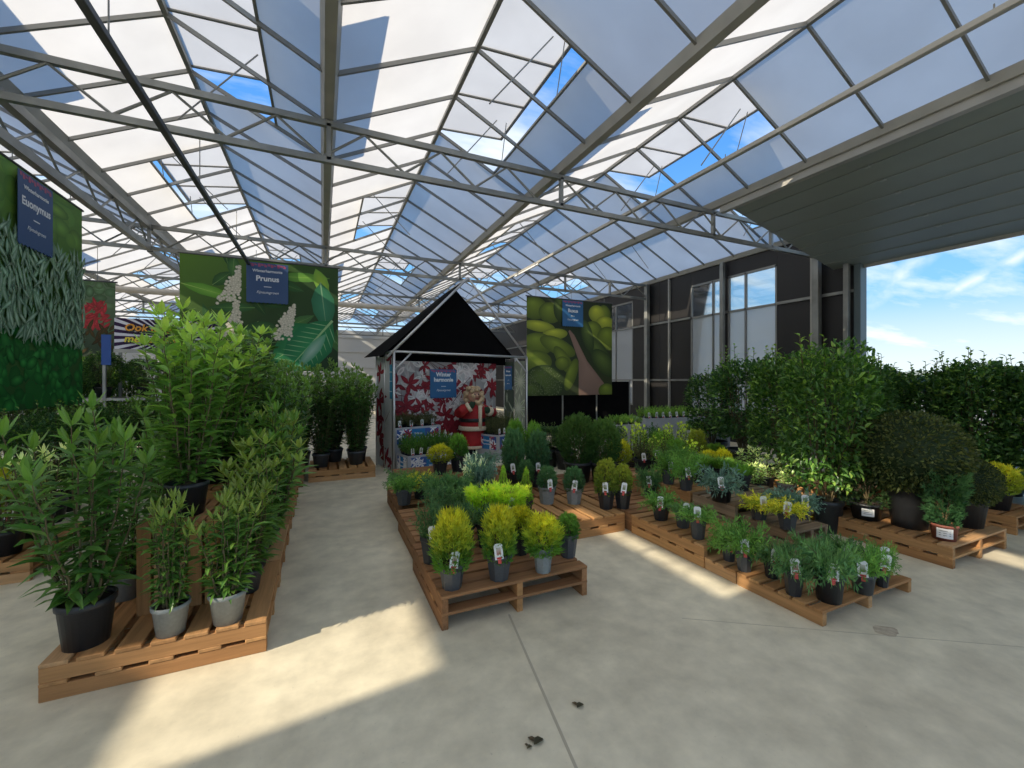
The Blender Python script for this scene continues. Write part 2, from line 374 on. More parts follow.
for u in (813, 670, 649): y = wall_x(u); ml.box(XW - .06, XW - .002, y - .025, y + .025, 0, ZG - .06)
struct(ml.build('trim_%d' % ntrim, 'steel_pale')); ntrim += 1
for y, w in ((GY[0], .13), (wall_x(725.5), .10), (GY[1], .13), (GY[2], .13), (wall_x(850), .09)):
    cm = MB(); cm.box(XW - .07 - w, XW - .07, y - w / 2, y + w / 2, 0, ZG - .07); cm.box(XW - .11 - w, XW - .061, y - w / 2 - .05, y + w / 2 + .05, 0, .02)
    struct(cm.build('column', 'steel', bevel=.006))
jm = MB(); jm.box(XW - .05, XW + .16, YD, YD + .115, 0, sz1 + .05); d1 = link('door_1', None); struct(d1); jm.build('frame', simple('door_jamb', (.10, .14, .15), .4), d1)
hd = MB(); hd.box(XW + .10, XW + .18, SY0, YD, sz1 - .02, sz1 + .3); hd.build('header', 'soffit', d1)
# far wall and left wall of the hall
bw = MB(); bw.box(-13.2, XW, Y1, Y1 + .1, 0, ZG)
for z in (1.2, 2.4, 3.4, 4.3): bw.box(-13.2, XW, Y1 - .06, Y1, z - .04, z + .04)
struct(bw.build('wall_back', 'whitewall'))
lw = MB(); lw.box(-13.0, -12.9, Y0, Y1, 0, ZG)
struct(lw.build('wall_left', 'whitewall'))
# ------------------------------------------------------------------ girders, rails, pipe
def girder(a, b, label, step=.95, posts=(), cw=.06):
    a, b = Vector(a), Vector(b); L = (b - a).length; d = (b - a) / L; mid = (a + b) / 2
    t = thing('lattice_girder', label, 'girder', a, 0, 'steel lattice girders under the roof')
    z1, z0 = ZU - .04, ZL
    for nm, z in (('top_chord', z1), ('bottom_chord', z0)):
        m = MB(); m.bar(Vector((0, 0, z)), d * L + Vector((0, 0, z)), cw, cw * 1.15); m.build(nm, 'steel', t)
    n = int(L / step); s = L / n; proto = None
    zig = MB().tube([(0, 0, z0 + .03), d * (s / 2) + Vector((0, 0, z1 - .03)), d * s + Vector((0, 0, z0 + .03))], .017, 6).mesh('web_brace', 'steel')
    for k in range(n): link('web_brace', zig, t, d * (k * s))
    for x in posts:
        m = MB(); m.bar(d * x + Vector((0, 0, z0)), d * x + Vector((0, 0, z1)), .05, .06); m.build('web_post', 'steel', t)
    return t
XL = XA - 3 * BAY
words = ['nearest wide lattice girder crossing the roof in front of the camera', 'second wide lattice girder back, above the green banners',
         'third wide lattice girder back, just past the gabled stall', 'fourth wide lattice girder, small against the far white roof', 'farthest wide lattice girder, close to the back wall']
for y, l in zip(GY, words):
    girder((XL, y, 0), (XW - .14, y, 0), l, posts=[k * BAY for k in range(1, 6)] + [5.5 * BAY])
girder((XA - BAY, GY[0] + .05, 0), (XA - BAY, GY[1] - .05, 0), 'lattice girder running away along the left, carrying the silvery-leaf banner', cw=.10)
girder((XA - BAY, GY[1] + .05, 0), (XA - BAY, GY[2] - .05, 0), 'lattice girder continuing the left line behind the red-shrub banner', cw=.10)
girder((XA - BAY, .4, 0), (XA - BAY, GY[0] - .05, 0), 'lattice girder over the left edge, nearest the camera', cw=.10)
def rail(x, z, y0, y1, lamps, label, m):
    t = thing('light_rail', label, 'light rail', (x, y0, z))
    b = MB(); b.bar((0, 0, 0), (0, y1 - y0, 0), .06, .06); b.build('trunking', m, t, bevel=.006)
    for y in lamps:
        q = MB(); q.bar((0, y - y0, -.045), (0, y - y0 + 1.4, -.045), .05, .03); q.build('lamp_tube', 'lamp', t)
    hg = MB().tube([(0, 0, .03), (0, 0, max(.08, ZU - z - .02))], .006, 6).mesh('hanger', 'alu')
    for k in range(int((y1 - y0) / 2.5)): link('hanger', hg, t, (0, 1 + 2.5 * k, 0))
rail(4.98, ZU - .62 + .62 - .10 + .0, -2, 27, (9.4, 17, 22), 'long pale light rail with slim tubes along the roof right of centre', 'steel_pale')
rail(-1.42, 4.06, -2, 27, (), 'long dark rail hanging along the roof left of centre', 'darksteel')
t = MB(); t.tube([(-12.6, 15.4, 4.17), (XW - .4, 15.4, 4.17)], .09, 14); tag(t.build('water_pipe', 'pipe', smooth=True), 'thick cream pipe crossing the hall behind the gabled stall', 'pipe')
# ------------------------------------------------------------------ pallets
WOODS = [(.40, .205, .08), (.46, .25, .10), (.35, .175, .068), (.50, .29, .135), (.42, .225, .092)]
GREYW = [(.25, .17, .10), (.29, .21, .13), (.22, .155, .095), (.32, .235, .15)]
DARKW = [(.29, .145, .062), (.34, .175, .08), (.25, .122, .053)]
def pallet(x0, x1, y0, y1, label, z=0.0, h=.19, along='y', layers=2, boards=7, pal=WOODS, group='wooden pallets holding the plants'):
    """stringers run along `along`; deck boards lie across them"""
    t = thing('wooden_pallet', label, 'pallet', ((x0 + x1) / 2, (y0 + y1) / 2, z), 0, group)
    w, l = (x1 - x0, y1 - y0) if along == 'y' else (y1 - y0, x1 - x0)
    lh = h / layers; dt = .02; r = R
    def cv(x, y): return (x, y) if along == 'y' else (y, x)
    def bx(m, xa, xb, ya, yb, za, zb, col):
        (p, q), (s, u) = cv(xa, ya), cv(xb, yb); m.box(min(p, s), max(p, s), min(q, u), max(q, u), za, zb, col)
    ms, md = ('woody', 'woodx') if along == 'y' else ('woodx', 'woody')
    for k in range(layers):
        zb = k * lh
        for sx in (-w / 2 + .025, 0, w / 2 - .025):
            m = MB(); bx(m, sx - .022, sx + .022, -l / 2, l / 2, zb, zb + lh - dt, r.choice(pal)); m.build('stringer', ms, t, bevel=.003)
        m = MB(); n = boards if k == layers - 1 else max(3, boards - 2); bw = l / n * (.80 if k == layers - 1 else .55)
        for q in range(n):
            y = -l / 2 + bw / 2 + q * (l - bw) / (n - 1); o = r.uniform(-.006, .006) if 0 < q < n - 1 else 0
            bx(m, -w / 2 + .0, w / 2 - .0, y - bw / 2 + o, y + bw / 2 + o, zb + lh - dt, zb + lh, r.choice(pal))
        m.build('top_deck' if k == layers - 1 else 'middle_deck', md, t, bevel=.003)
    return t
# ------------------------------------------------------------------ pots
def pot_mesh(n, taper, ph=0.0):
    m = MB(); r0, r1 = .5 * taper, .5
    prof = [(r0 * .85, 0), (r0, .0), (r0 + (r1 - r0) * .84, .84), (r1 * 1.0, .85), (r1 * 1.04, .87), (r1 * 1.04, 1.0), (r1 * .97, 1.0), (r1 * .93, .86)]
    m.lathe(prof, n, cap=(True, False), ph=ph); return m
POTS = {}
def pot(style, parent, d, h):
    key, n, tp = {'black': ('pot_black', 24, .78), 'dark': ('pot_dark', 8, .70), 'blackhex': ('pot_black', 8, .70), 'grey': ('pot_grey', 24, .76),
                  'greyhex': ('pot_grey', 8, .74), 'charcoal': ('pot_dark', 24, .76), 'terra': ('pot_terra', 24, .82), 'tub': ('pot_black', 28, .74)}[style]
    if style not in POTS:
        me = pot_mesh(n, tp, PI / 8 if n == 8 else 0).mesh('pot', key)
        if n > 8: me.polygons.foreach_set('use_smooth', [True] * len(me.polygons))
        POTS[style] = me
    o = link('pot', POTS[style], parent); o.scale = (d, d, h)
    if 'soil' not in POTS:
        s = MB(); rr = random.Random(3); vs = [(0, 0, .03)]
        for k in range(16): vs.append((.462 * math.cos(2 * PI * k / 16), .462 * math.sin(2 * PI * k / 16), rr.uniform(-.02, .03)))
        s.add(vs, [(0, k + 1, (k + 1) % 16 + 1) for k in range(16)]); POTS['soil'] = s.mesh('soil', 'soil')
    q = link('soil', POTS['soil'], parent, (0, 0, h * .88)); q.scale = (d, d, h)
# ------------------------------------------------------------------ foliage
def jit(c, r, a=.18):
    k = 1 + r.uniform(-a, a); return (c[0] * k * (1 + r.uniform(-.08, .08)), c[1] * k, c[2] * k)
def mixc(a, b, t): return tuple(a[i] + (b[i] - a[i]) * t for i in range(3))
def rdir(r):
    t = r.uniform(0, 2 * PI); z = r.uniform(-1, 1); s = math.sqrt(1 - z * z); return Vector((s * math.cos(t), s * math.sin(t), z))
def f_laurel(seed, h=1.0, rad=.36, stems=9, L=.13, W=.042, step=.035, cols=((.05, .13, .028), (.10, .21, .045)), tip=(.13, .25, .05), clear=.03, upb=.35):
    """upright leafy shoots with long pointed leaves"""
    r = random.Random(seed); fo = MB(); st = MB()
    for k in range(stems):
        a = 2 * PI * (k + r.uniform(-.3, .3)) / stems; rr = rad * (r.uniform(.25, .85) if k else .08); hh = h * r.uniform(.62, .93) if k else h * .95
        base = Vector((math.cos(a) * .04, math.sin(a) * .04, 0)); top = Vector((math.cos(a) * rr, math.sin(a) * rr, hh)); pts = []
        for q in range(9):
            t = q / 8; p = base.lerp(top, t); p.x = base.x + (top.x - base.x) * t ** .8; p.y = base.y + (top.y - base.y) * t ** .8
            p += Vector((r.uniform(-.01, .01), r.uniform(-.01, .01), 0)); pts.append(p)
        st.tube(pts, [.007 - .005 * q / 8 for q in range(9)], 5)
        n = int(hh / step); ph = r.uniform(0, 6)
        for q in range(n):
            t = clear + (1 - clear) * (q + .5) / n; f = t * 8; i = min(7, int(f)); p = pts[i].lerp(pts[i + 1], f - i)
            ph += 2.4 + r.uniform(-.4, .4); up = upb + .6 * t + r.uniform(-.3, .3)
            d = Vector((math.cos(ph), math.sin(ph), up)); sz = (1.0 if t < .85 else .8) * r.uniform(.75, 1.1)
            c = jit(mixc(cols[0], cols[1], r.random()), r)
            if t > .86: c = mixc(c, tip, min(1, (t - .86) / .12) * .9)
            fo.leaf(p, d, Vector((0, 0, 1)) + rdir(r) * .3, L * sz, W * sz, c, .2, r.uniform(.15, .55))
        for q in range(4): 
            ph += 1.6; fo.leaf(pts[-1], Vector((math.cos(ph) * .5, math.sin(ph) * .5, 1)), (math.cos(ph), math.sin(ph), .3), L * .75, W * .75, jit(tip, r), .25, -.1)
    return fo, st
def f_bush(seed, h=1.6, rx=.55, n=3400, L=.075, W=.038, cols=((.022, .062, .018), (.05, .12, .028)), tip=(.13, .24, .05), bottom=.08, square=.6, twigs=14):
    """dense broadleaf bush: leaves fill a lumpy crown around real twigs"""
    r = random.Random(seed); fo = MB(); st = MB(); lumps = [(rdir(r), r.uniform(.75, 1.12)) for _ in range(14)]
    def rad(d):
        k = 1.0
        for l, s in lumps:
            w = max(0, d.dot(l)) ** 6; k = k * (1 - w) + s * w
        return k
    for k in range(n):
        d = rdir(r); d.z = abs(d.z) if r.random() < .2 else d.z; rr = rad(d) * r.uniform(.45, 1.0) ** .5
        e = square; sx = math.copysign(abs(d.x) ** e, d.x); sy = math.copysign(abs(d.y) ** e, d.y); nz = math.hypot(sx, sy) or 1
        hor = math.hypot(d.x, d.y) ** e
        p = Vector((d.x / (math.hypot(d.x, d.y) + 1e-6) * hor * rx * rr, d.y / (math.hypot(d.x, d.y) + 1e-6) * hor * rx * rr, h * (.5 + bottom / 2) + math.copysign(abs(d.z) ** .8, d.z) * h * (.5 - bottom / 2) * rr))
        out = Vector((d.x, d.y, .5 + d.z * .5)) + rdir(r) * .8
        c = jit(mixc(cols[0], cols[1], r.random()), r, .25)
        if r.random() < .16: c = jit(tip, r)
        fo.leaf(p, out, Vector((0, 0, 1)) + d * .5 + rdir(r) * .4, L * r.uniform(.7, 1.2), W * r.uniform(.8, 1.15), c, .2, .3)
    for k in range(twigs):
        a = 2 * PI * k / twigs + r.uniform(-.2, .2); q = r.uniform(.3, .85) * rx; hh = h * r.uniform(.6, .98)
        pts = [Vector((math.cos(a) * .03, math.sin(a) * .03, 0)), Vector((math.cos(a) * q * .55, math.sin(a) * q * .55, hh * .5)), Vector((math.cos(a) * q, math.sin(a) * q, hh))]
        if k < 8:      # a few shoots rise out of the crown
            top = Vector((math.cos(a) * q * .9, math.sin(a) * q * .9, h * r.uniform(.98, 1.1))); pts[2] = top
            ph = r.uniform(0, 6)
            for i in range(12):
                p = pts[1].lerp(top, .45 + .55 * i / 11); ph += 2.4
                fo.leaf(p, Vector((math.cos(ph), math.sin(ph), .8)), (0, 0, 1), L * r.uniform(.8, 1.1), W, jit(tip if i > 7 else cols[1], r), .2, .2)
        st.tube(pts, [.010, .007, .003], 5)
    return fo, st
def f_conifer(seed, h=.4, rx=.16, n=800, L=.055, W=.012, low=(.06, .14, .03), high=(.42, .42, .04), shape='egg', up=1.0, loose=.12, start=.0):
    """fans of scale-leaf sprays; the growth colour changes with height as it does on the plant"""
    r = random.Random(seed); fo = MB(); st = MB()
    for k in range(n):
        t = r.random() ** .85; a = r.uniform(0, 2 * PI)
        if shape == 'egg': w = (.80 + .2 * math.sin(PI * t)) if t < .4 else math.sqrt(max(.03, 1 - ((t - .4) / .64) ** 2))
        elif shape == 'cone': w = (1 - t) ** .75 * .95 + .05
        elif shape == 'globe': w = math.sqrt(max(0.02, 1 - (2 * t - 1) ** 2))
        else: w = .55 + .45 * t    # vase
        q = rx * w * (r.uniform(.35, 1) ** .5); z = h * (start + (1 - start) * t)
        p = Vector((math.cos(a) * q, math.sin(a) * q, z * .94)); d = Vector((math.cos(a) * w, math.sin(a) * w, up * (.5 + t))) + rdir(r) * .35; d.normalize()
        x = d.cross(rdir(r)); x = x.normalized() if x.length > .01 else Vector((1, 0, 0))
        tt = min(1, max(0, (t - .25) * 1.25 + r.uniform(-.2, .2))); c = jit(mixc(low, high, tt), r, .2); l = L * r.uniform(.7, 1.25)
        if r.random() < loose: p += d * l * .5
        p -= d * l * .5
        fo.dia(p, d, x, l, W, c)
        for s in (-.6, .6): fo.dia(p + d * l * .25, (d + x * s).normalized(), d.cross((0, 0, 1)) if False else (x - d * s).normalized(), l * .62, W * .8, c)
    for k in range(7):
        a = k * .9; st.tube([(0, 0, 0), (math.cos(a) * rx * .3, math.sin(a) * rx * .3, h * .4), (math.cos(a) * rx * .45, math.sin(a) * rx * .45, h * .8)], [.006, .004, .002], 5)
    return fo, st
def f_juniper(seed, rad=.24, h=.16, n=80, L=.032, W=.0085, c0=(.06, .15, .06), c1=(.14, .26, .09), arch=.4, rise=.6):
    """spreading juniper: arching shoots set with short needles"""
    r = random.Random(seed); fo = MB(); st = MB()
    for k in range(n):
        a = 2 * PI * k / n * 5.3 + r.uniform(-.2, .2); ln = rad * r.uniform(.5, 1.1); z0 = r.uniform(0, .03); el = r.uniform(.1, 1.0) ** .9 * rise; pts = []
        for q in range(7):
            t = q / 6; out = ln * t * math.cos(el * .9) ; z = z0 + ln * t * math.sin(el) * 1.2 - arch * ln * t * t * (.35 + .4 * (1 - el)); z = max(z, -.03 * t)
            aa = a + r.uniform(-.05, .05); pts.append(Vector((math.cos(aa) * out, math.sin(aa) * out, z)))
        if k % 3 == 0: st.tube([pts[0], pts[3], pts[5]], [.003, .002, .001], 4)
        c = mixc(c0, c1, r.random())
        for q in range(1, 7):
            d0 = (pts[q] - pts[q - 1]).normalized()
            for s in range(5):
                d = (d0 * .8 + rdir(r) * .75).normalized(); x = d.cross(rdir(r)).normalized()
                fo.dia(pts[q - 1].lerp(pts[q], r.random()), d, x, L * r.uniform(1.0, 2.0), W * 1.2, jit(c, r, .22))
    return fo, st
def f_upright(seed, h=.3, rad=.13, n=70, L=.026, W=.0065, c0=(.045, .11, .045), c1=(.10, .19, .07), spread=.7):
    r = random.Random(seed); fo = MB(); st = MB()
    for k in range(n):
        a = r.uniform(0, 2 * PI); q = rad * math.sqrt(r.random()); hh = h * r.uniform(.55, 1.0) * (1 - .3 * (q / rad) ** 2)
        b = Vector((math.cos(a) * q * .4, math.sin(a) * q * .4, 0)); tp = Vector((math.cos(a) * q * (1 + .25 * spread), math.sin(a) * q * (1 + .25 * spread), hh)); c = mixc(c0, c1, r.random())
        if k % 4 == 0: st.tube([b, b.lerp(tp, .8)], [.003, .001], 4)
        for s in range(int(hh / .007)):
            p = b.lerp(tp, r.random()); d = ((tp - b).normalized() * .9 + rdir(r) * .7).normalized(); x = d.cross(rdir(r)).normalized()
            fo.dia(p, d, x, L * r.uniform(.9, 1.8), W * 1.3, jit(c, r, .25))
    return fo, st
def f_clipped(seed, rx=.36, rz=.33, n=6500, L=.036, W=.017, c0=(.022, .04, .014), c1=(.11, .125, .035)):
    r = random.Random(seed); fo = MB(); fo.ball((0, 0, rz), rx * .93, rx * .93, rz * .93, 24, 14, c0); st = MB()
    for k in range(n):
        d = rdir(r); q = r.uniform(.92, 1.02); p = Vector((d.x * rx * q, d.y * rx * q, rz + d.z * rz * q)); o = (d + rdir(r) * .8).normalized(); x = o.cross(rdir(r)).normalized()
        fo.dia(p, o, x, L * r.uniform(.6, 1.2), W, jit(mixc(c0, c1, r.random()), r, .25))
    st.tube([(0, 0, -.08), (0, 0, rz)], .03, 8); return fo, st
def f_grass(seed, h=.25, rad=.16, n=420, W=.006, c0=(.06, .16, .025), c1=(.18, .34, .05), lean=.9):
    r = random.Random(seed); fo = MB(); st = MB()
    for k in range(n):
        a = r.uniform(0, 2 * PI); q = rad * .45 * math.sqrt(r.random()); l = h * r.uniform(.7, 1.15); s = r.uniform(.05, lean)
        o = Vector((math.cos(a), math.sin(a), 0)); x = Vector((-math.sin(a), math.cos(a), 0)); b = o * q; c = jit(mixc(c0, c1, r.random()), r)
        p1 = b + o * (l * .35 * s) + Vector((0, 0, l * .6)); p2 = b + o * (l * .8 * s) + Vector((0, 0, l * (.95 - .3 * s)))
        fo.add([b - x * W * .5, b + x * W * .5, p1 + x * W * .5, p1 - x * W * .5, p2], [(0, 1, 2, 3), (3, 2, 4)], c)
    st.tube([(0, 0, 0), (0, 0, h * .1)], .004, 4); return fo, st
G_ = {}
def proto(kind, seed):
    key = (kind, seed)
    if key in G_: return G_[key]
    s = seed * 17 + sum(map(ord, kind)); nd = 'needle'
    if kind == 'laurel': fo, st = f_laurel(s, 1.0, .38, 16, .15, .044, .03, upb=.2); nd = 'leaf'; H_, R_ = 1.0, .36
    elif kind == 'talllaurel': fo, st = f_laurel(s, 1.5, .42, 24, .155, .052, .034, ((.07, .16, .03), (.14, .26, .05)), (.28, .42, .08)); nd = 'leaf'; H_, R_ = 1.5, .42
    elif kind == 'darklaurel': fo, st = f_laurel(s, 1.5, .42, 30, .12, .045, .030, ((.025, .07, .02), (.06, .14, .03)), (.12, .22, .05)); nd = 'leaf'; H_, R_ = 1.5, .42
    elif kind == 'slim': fo, st = f_laurel(s, .6, .2, 18, .105, .027, .020, ((.06, .14, .03), (.12, .23, .05)), (.20, .27, .06), upb=.12); nd = 'leaf'; H_, R_ = .6, .18
    elif kind == 'bush': fo, st = f_bush(s); nd = 'leaf'; H_, R_ = 1.65, .63
    elif kind == 'freshbush': fo, st = f_bush(s, 1.7, .6, 4200, .085, .04, ((.026, .075, .016), (.07, .15, .027)), (.17, .28, .05)); nd = 'leaf'; H_, R_ = 1.75, .70
    elif kind == 'hedge': fo, st = f_bush(s, 1.7, .5, 5400, .075, .04, ((.03, .075, .022), (.07, .15, .035)), (.18, .28, .06), square=.5); nd = 'leaf'; H_, R_ = 1.75, .56
    elif kind == 'lowbush': fo, st = f_bush(s, .35, .2, 420, .05, .022, ((.05, .12, .03), (.11, .2, .05)), (.22, .3, .06), .02, .7, 9); nd = 'leaf'; H_, R_ = .35, .2
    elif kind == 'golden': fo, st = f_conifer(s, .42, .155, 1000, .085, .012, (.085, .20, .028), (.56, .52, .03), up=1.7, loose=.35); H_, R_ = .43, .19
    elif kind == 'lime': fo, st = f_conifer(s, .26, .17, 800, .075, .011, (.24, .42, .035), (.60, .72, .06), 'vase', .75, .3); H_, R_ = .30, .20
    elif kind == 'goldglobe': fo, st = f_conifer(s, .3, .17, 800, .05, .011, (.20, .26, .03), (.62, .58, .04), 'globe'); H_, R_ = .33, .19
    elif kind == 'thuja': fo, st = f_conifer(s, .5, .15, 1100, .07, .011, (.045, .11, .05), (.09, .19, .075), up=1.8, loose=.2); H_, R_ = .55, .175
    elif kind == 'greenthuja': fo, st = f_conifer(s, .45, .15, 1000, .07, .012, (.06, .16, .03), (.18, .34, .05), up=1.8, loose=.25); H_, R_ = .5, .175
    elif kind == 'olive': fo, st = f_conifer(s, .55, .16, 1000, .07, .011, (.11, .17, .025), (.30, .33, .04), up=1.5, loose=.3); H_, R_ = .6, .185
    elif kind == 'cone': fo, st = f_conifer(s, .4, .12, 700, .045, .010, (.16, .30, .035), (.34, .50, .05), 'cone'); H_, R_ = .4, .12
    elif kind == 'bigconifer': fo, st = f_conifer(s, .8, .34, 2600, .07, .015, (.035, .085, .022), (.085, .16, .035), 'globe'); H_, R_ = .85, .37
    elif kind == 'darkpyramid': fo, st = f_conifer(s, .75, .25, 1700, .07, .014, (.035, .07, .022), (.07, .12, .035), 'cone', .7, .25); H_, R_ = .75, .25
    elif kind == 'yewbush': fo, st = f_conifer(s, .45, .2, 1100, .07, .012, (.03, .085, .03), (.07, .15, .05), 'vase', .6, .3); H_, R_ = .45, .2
    elif kind == 'juniper': fo, st = f_juniper(s); H_, R_ = .14, .25
    elif kind == 'meadow': fo, st = f_juniper(s, .24, .2, 95, .03, .008, (.075, .19, .045), (.18, .34, .07), .35, .9); H_, R_ = .18, .22
    elif kind == 'bluejuniper': fo, st = f_juniper(s, .26, .16, 80, .03, .009, (.10, .19, .15), (.20, .31, .25), .4, .6); H_, R_ = .14, .25
    elif kind == 'goldjuniper': fo, st = f_juniper(s, .24, .16, 80, .03, .009, (.22, .28, .03), (.62, .56, .05), .4, .6); H_, R_ = .14, .24
    elif kind == 'rosemary': fo, st = f_upright(s, .34, .16, 75); H_, R_ = .34, .19
    elif kind == 'silver': fo, st = f_juniper(s, .2, .2, 60, .03, .011, (.42, .48, .38), (.72, .76, .62), .3, 1.0); nd = 'leaf'; H_, R_ = .18, .2
    elif kind == 'variegated': fo, st = f_laurel(s, .38, .2, 9, .075, .026, .02, ((.16, .30, .08), (.45, .55, .28)), (.62, .68, .36)); nd = 'leaf'; H_, R_ = .38, .2
    elif kind == 'limeshrub': fo, st = f_laurel(s, .38, .17, 10, .055, .02, .016, ((.16, .30, .04), (.36, .50, .06)), (.5, .6, .08)); nd = 'leaf'; H_, R_ = .38, .17
    elif kind == 'ball': fo, st = f_clipped(s); H_, R_ = .66, .36
    elif kind == 'grass': fo, st = f_grass(s); H_, R_ = .26, .17
    elif kind == 'heather': fo, st = f_upright(s, .16, .075, 40, .014, .005, (.045, .12, .022), (.11, .24, .04), .3); H_, R_ = .16, .08
    elif kind == 'palegreen': fo, st = f_upright(s, .17, .08, 40, .016, .006, (.10, .22, .04), (.26, .42, .08), .3); H_, R_ = .17, .085
    elif kind == 'redheather': fo, st = f_upright(s, .26, .09, 45, .016, .005, (.05, .075, .03), (.12, .12, .055), .3); H_, R_ = .26, .095
    m1 = fo.mesh('foliage', nd); m2 = st.mesh('stems', 'bark'); G_[key] = (m1, m2, H_, R_); return G_[key]
# plastic plant tag, facing -y, pushed into the soil
def tag_mesh(kind):
    m = MB(); w, h = .058, .098; wht = (.80, .80, .78)
    m.box(-w / 2, w / 2, -.0012, 0, .0, h, wht); m.add([(-w / 2, -.0012, h), (w / 2, -.0012, h), (w * .3, -.0012, h + .012), (-w * .3, -.0012, h + .012)], [(0, 1, 2, 3)], wht)
    pc = {'g': (.10, .17, .05), 'p': (.40, .16, .13), 'b': (.45, .33, .18)}[kind]
    m.add([(-w * .26, -.002, h * .34), (w * .26, -.002, h * .34), (w * .26, -.002, h * .84), (-w * .26, -.002, h * .84)], [(0, 1, 2, 3)], [pc, (pc[0] * 1.3, pc[1] * 1.2, pc[2]), (.55, .52, .45), (.5, .5, .42)])
    m.add([(-w * .3, -.0025, h * .04), (w * .3, -.0025, h * .04), (w * .3, -.0025, h * .17), (-w * .3, -.0025, h * .17)], [(0, 1, 2, 3)], (.55, .04, .05))
    m.box(-.011, .011, -.0012, .0004, -.03, 0.004, (.62, .08, .07)); return m.mesh('plant_tag', 'paint')
TAGS = {}
SEED = [0]
def plant(x, y, z, label, cat, kind, fh, fr, pd=.15, ph=.14, style='dark', tagk=None, name='potted_plant', group=None, sink=.0, tang=None, tside=0.0, seeds=2):
    SEED[0] += 1; r = random.Random(SEED[0] * 31); rz = r.uniform(0, 6.28) if style not in ('dark', 'blackhex', 'greyhex') else r.uniform(-.4, .4)
    if kind in ('golden', 'thuja', 'greenthuja', 'olive', 'rosemary', 'goldglobe', 'bigconifer', 'lime', 'cone'): sink += .03 * min(1.0, fh / .3)
    t = thing(name, label, cat, (x, y, z), rz, group); pot(style, t, pd, ph)
    me, ms, H_, R_ = proto(kind, SEED[0] % seeds); zb = ph * .86 - sink
    f = link('foliage', me, t, (0, 0, zb), r.uniform(0, 6.28)); f.scale = (fr / R_, fr / R_, fh / H_)
    s = link('stems', ms, t, (0, 0, zb), f.rotation_euler[2]); s.scale = f.scale
    if tagk:
        if tagk not in TAGS: TAGS[tagk] = tag_mesh(tagk)
        th = math.atan2(y, x) + PI / 2 + (PI if False else 0)      # face the aisle
        th = math.atan2(-x, y) * .8 + r.uniform(-.25, .25) if tang is None else tang
        q = link('plant_tag', TAGS[tagk], t, (0, 0, 0)); off = Matrix.Rotation(th, 3, 'Z') @ Vector((tside, -pd * .58, 0)); off = Matrix.Rotation(-rz, 3, 'Z') @ off
        q.location = (off.x, off.y, ph * .97); q.rotation_euler = (r.uniform(-.12, .04), r.uniform(-.15, .15), th - rz)
    return t
#PLACEMENT
# ================================================================== placement
GRP_P = 'wooden pallets holding the plants'
PL, PC, PR = .19, .217, .10
pallet(-1.28, -.30, 2.85, 3.74, 'bright front pallet of the left row, under the big black laurel pot', h=PL, along='x')
pallet(-1.28, -.30, 3.76, 4.65, 'second pallet of the left row, behind the front one', h=PL, along='x')
pallet(-1.28, -.30, 4.67, 5.56, 'third pallet of the left row, edge showing along the aisle', h=PL, along='x')
pallet(-1.28, -.30, 5.58, 6.47, 'rear pallet of the left row, farthest along the aisle', h=PL, along='x')
pallet(-.20, .80, 7.25, 8.15, 'low pallet beside the left side of the gabled stall', h=PL, along='x')
pallet(-1.30, -.26, 7.00, 7.90, 'pallet under dark laurels behind the left row', h=PL, along='x', pal=DARKW)
pallet(-3.15, -2.12, 4.62, 5.55, 'pallet at the left edge with yellow-green shrubs', h=PL, along='x')
pallet(.69, 1.80, 2.62, 3.57, 'pallet in the middle of the floor with golden conifers in front', h=PC, boards=7, pal=DARKW + WOODS[:1])
pallet(.73, 1.82, 3.63, 4.57, 'pallet under the two lime plants, behind the golden conifers', h=PC, pal=DARKW)
pallet(.77, 1.86, 4.78, 5.68, 'pallet with low junipers at the left of the middle display', h=PC, pal=DARKW + WOODS[:1])
pallet(.98, 2.05, 5.80, 6.70, 'pallet with yellow and green plants before the gabled stall', h=PC, pal=DARKW)
pallet(1.95, 2.93, 3.57, 4.47, 'sunlit pallet joining the right row, under tagged oval thujas', h=PL, along='x')
pallet(1.93, 2.93, 4.52, 5.45, 'pallet under blue-green thujas, behind the tagged ones', h=PL, along='x', pal=DARKW)
pallet(2.20, 2.93, 5.50, 6.40, 'pallet under the gold-topped conifers near the stall', h=PL, along='x', pal=DARKW)
pallet(2.97, 3.66, 3.53, 4.45, 'pallet in the corner between both right rows', h=PL, pal=DARKW)
pallet(2.97, 4.00, 4.50, 5.45, 'pallet under the two big dark round conifers', h=PL, pal=DARKW)
pallet(4.05, 5.05, 4.50, 5.45, 'pallet under the lime shrubs below the windows', h=PL, pal=DARKW)
pallet(2.95, 3.66, 2.58, 3.50, 'two-layer pallet of the right row lit by a sun patch', h=PL)
pallet(2.95, 3.70, 2.28, 2.57, 'narrow low pallet between the two-layer pallet and the end one', h=PR, layers=1, boards=3)
pallet(2.95, 4.06, 1.65, 2.27, 'low single-layer pallet ending the right row nearest the camera', h=PR, layers=1, boards=6)
pallet(3.72, 4.18, 2.29, 2.80, 'small weathered grey pallet stack under yellow junipers', h=.29, layers=3, boards=4, pal=GREYW)
pallet(3.69, 4.70, 2.86, 3.38, 'weathered pallet stack under the blue juniper', h=.37, layers=3, boards=5, pal=GREYW)
pallet(3.69, 4.70, 3.41, 4.42, 'orange-brown pallet stack behind the right row', h=.37, layers=3, boards=6)
pallet(4.75, 5.75, 2.95, 4.40, 'pallet behind the stacks holding white-edged shrubs', h=PL, boards=9, pal=DARKW)
pallet(4.85, 5.92, 1.70, 2.60, 'right-hand pallet carrying the big clipped ball', h=PL)
pallet(5.10, 6.10, 2.70, 3.55, 'stack of pallets behind the big clipped ball', z=0, h=.37, layers=3, pal=WOODS)
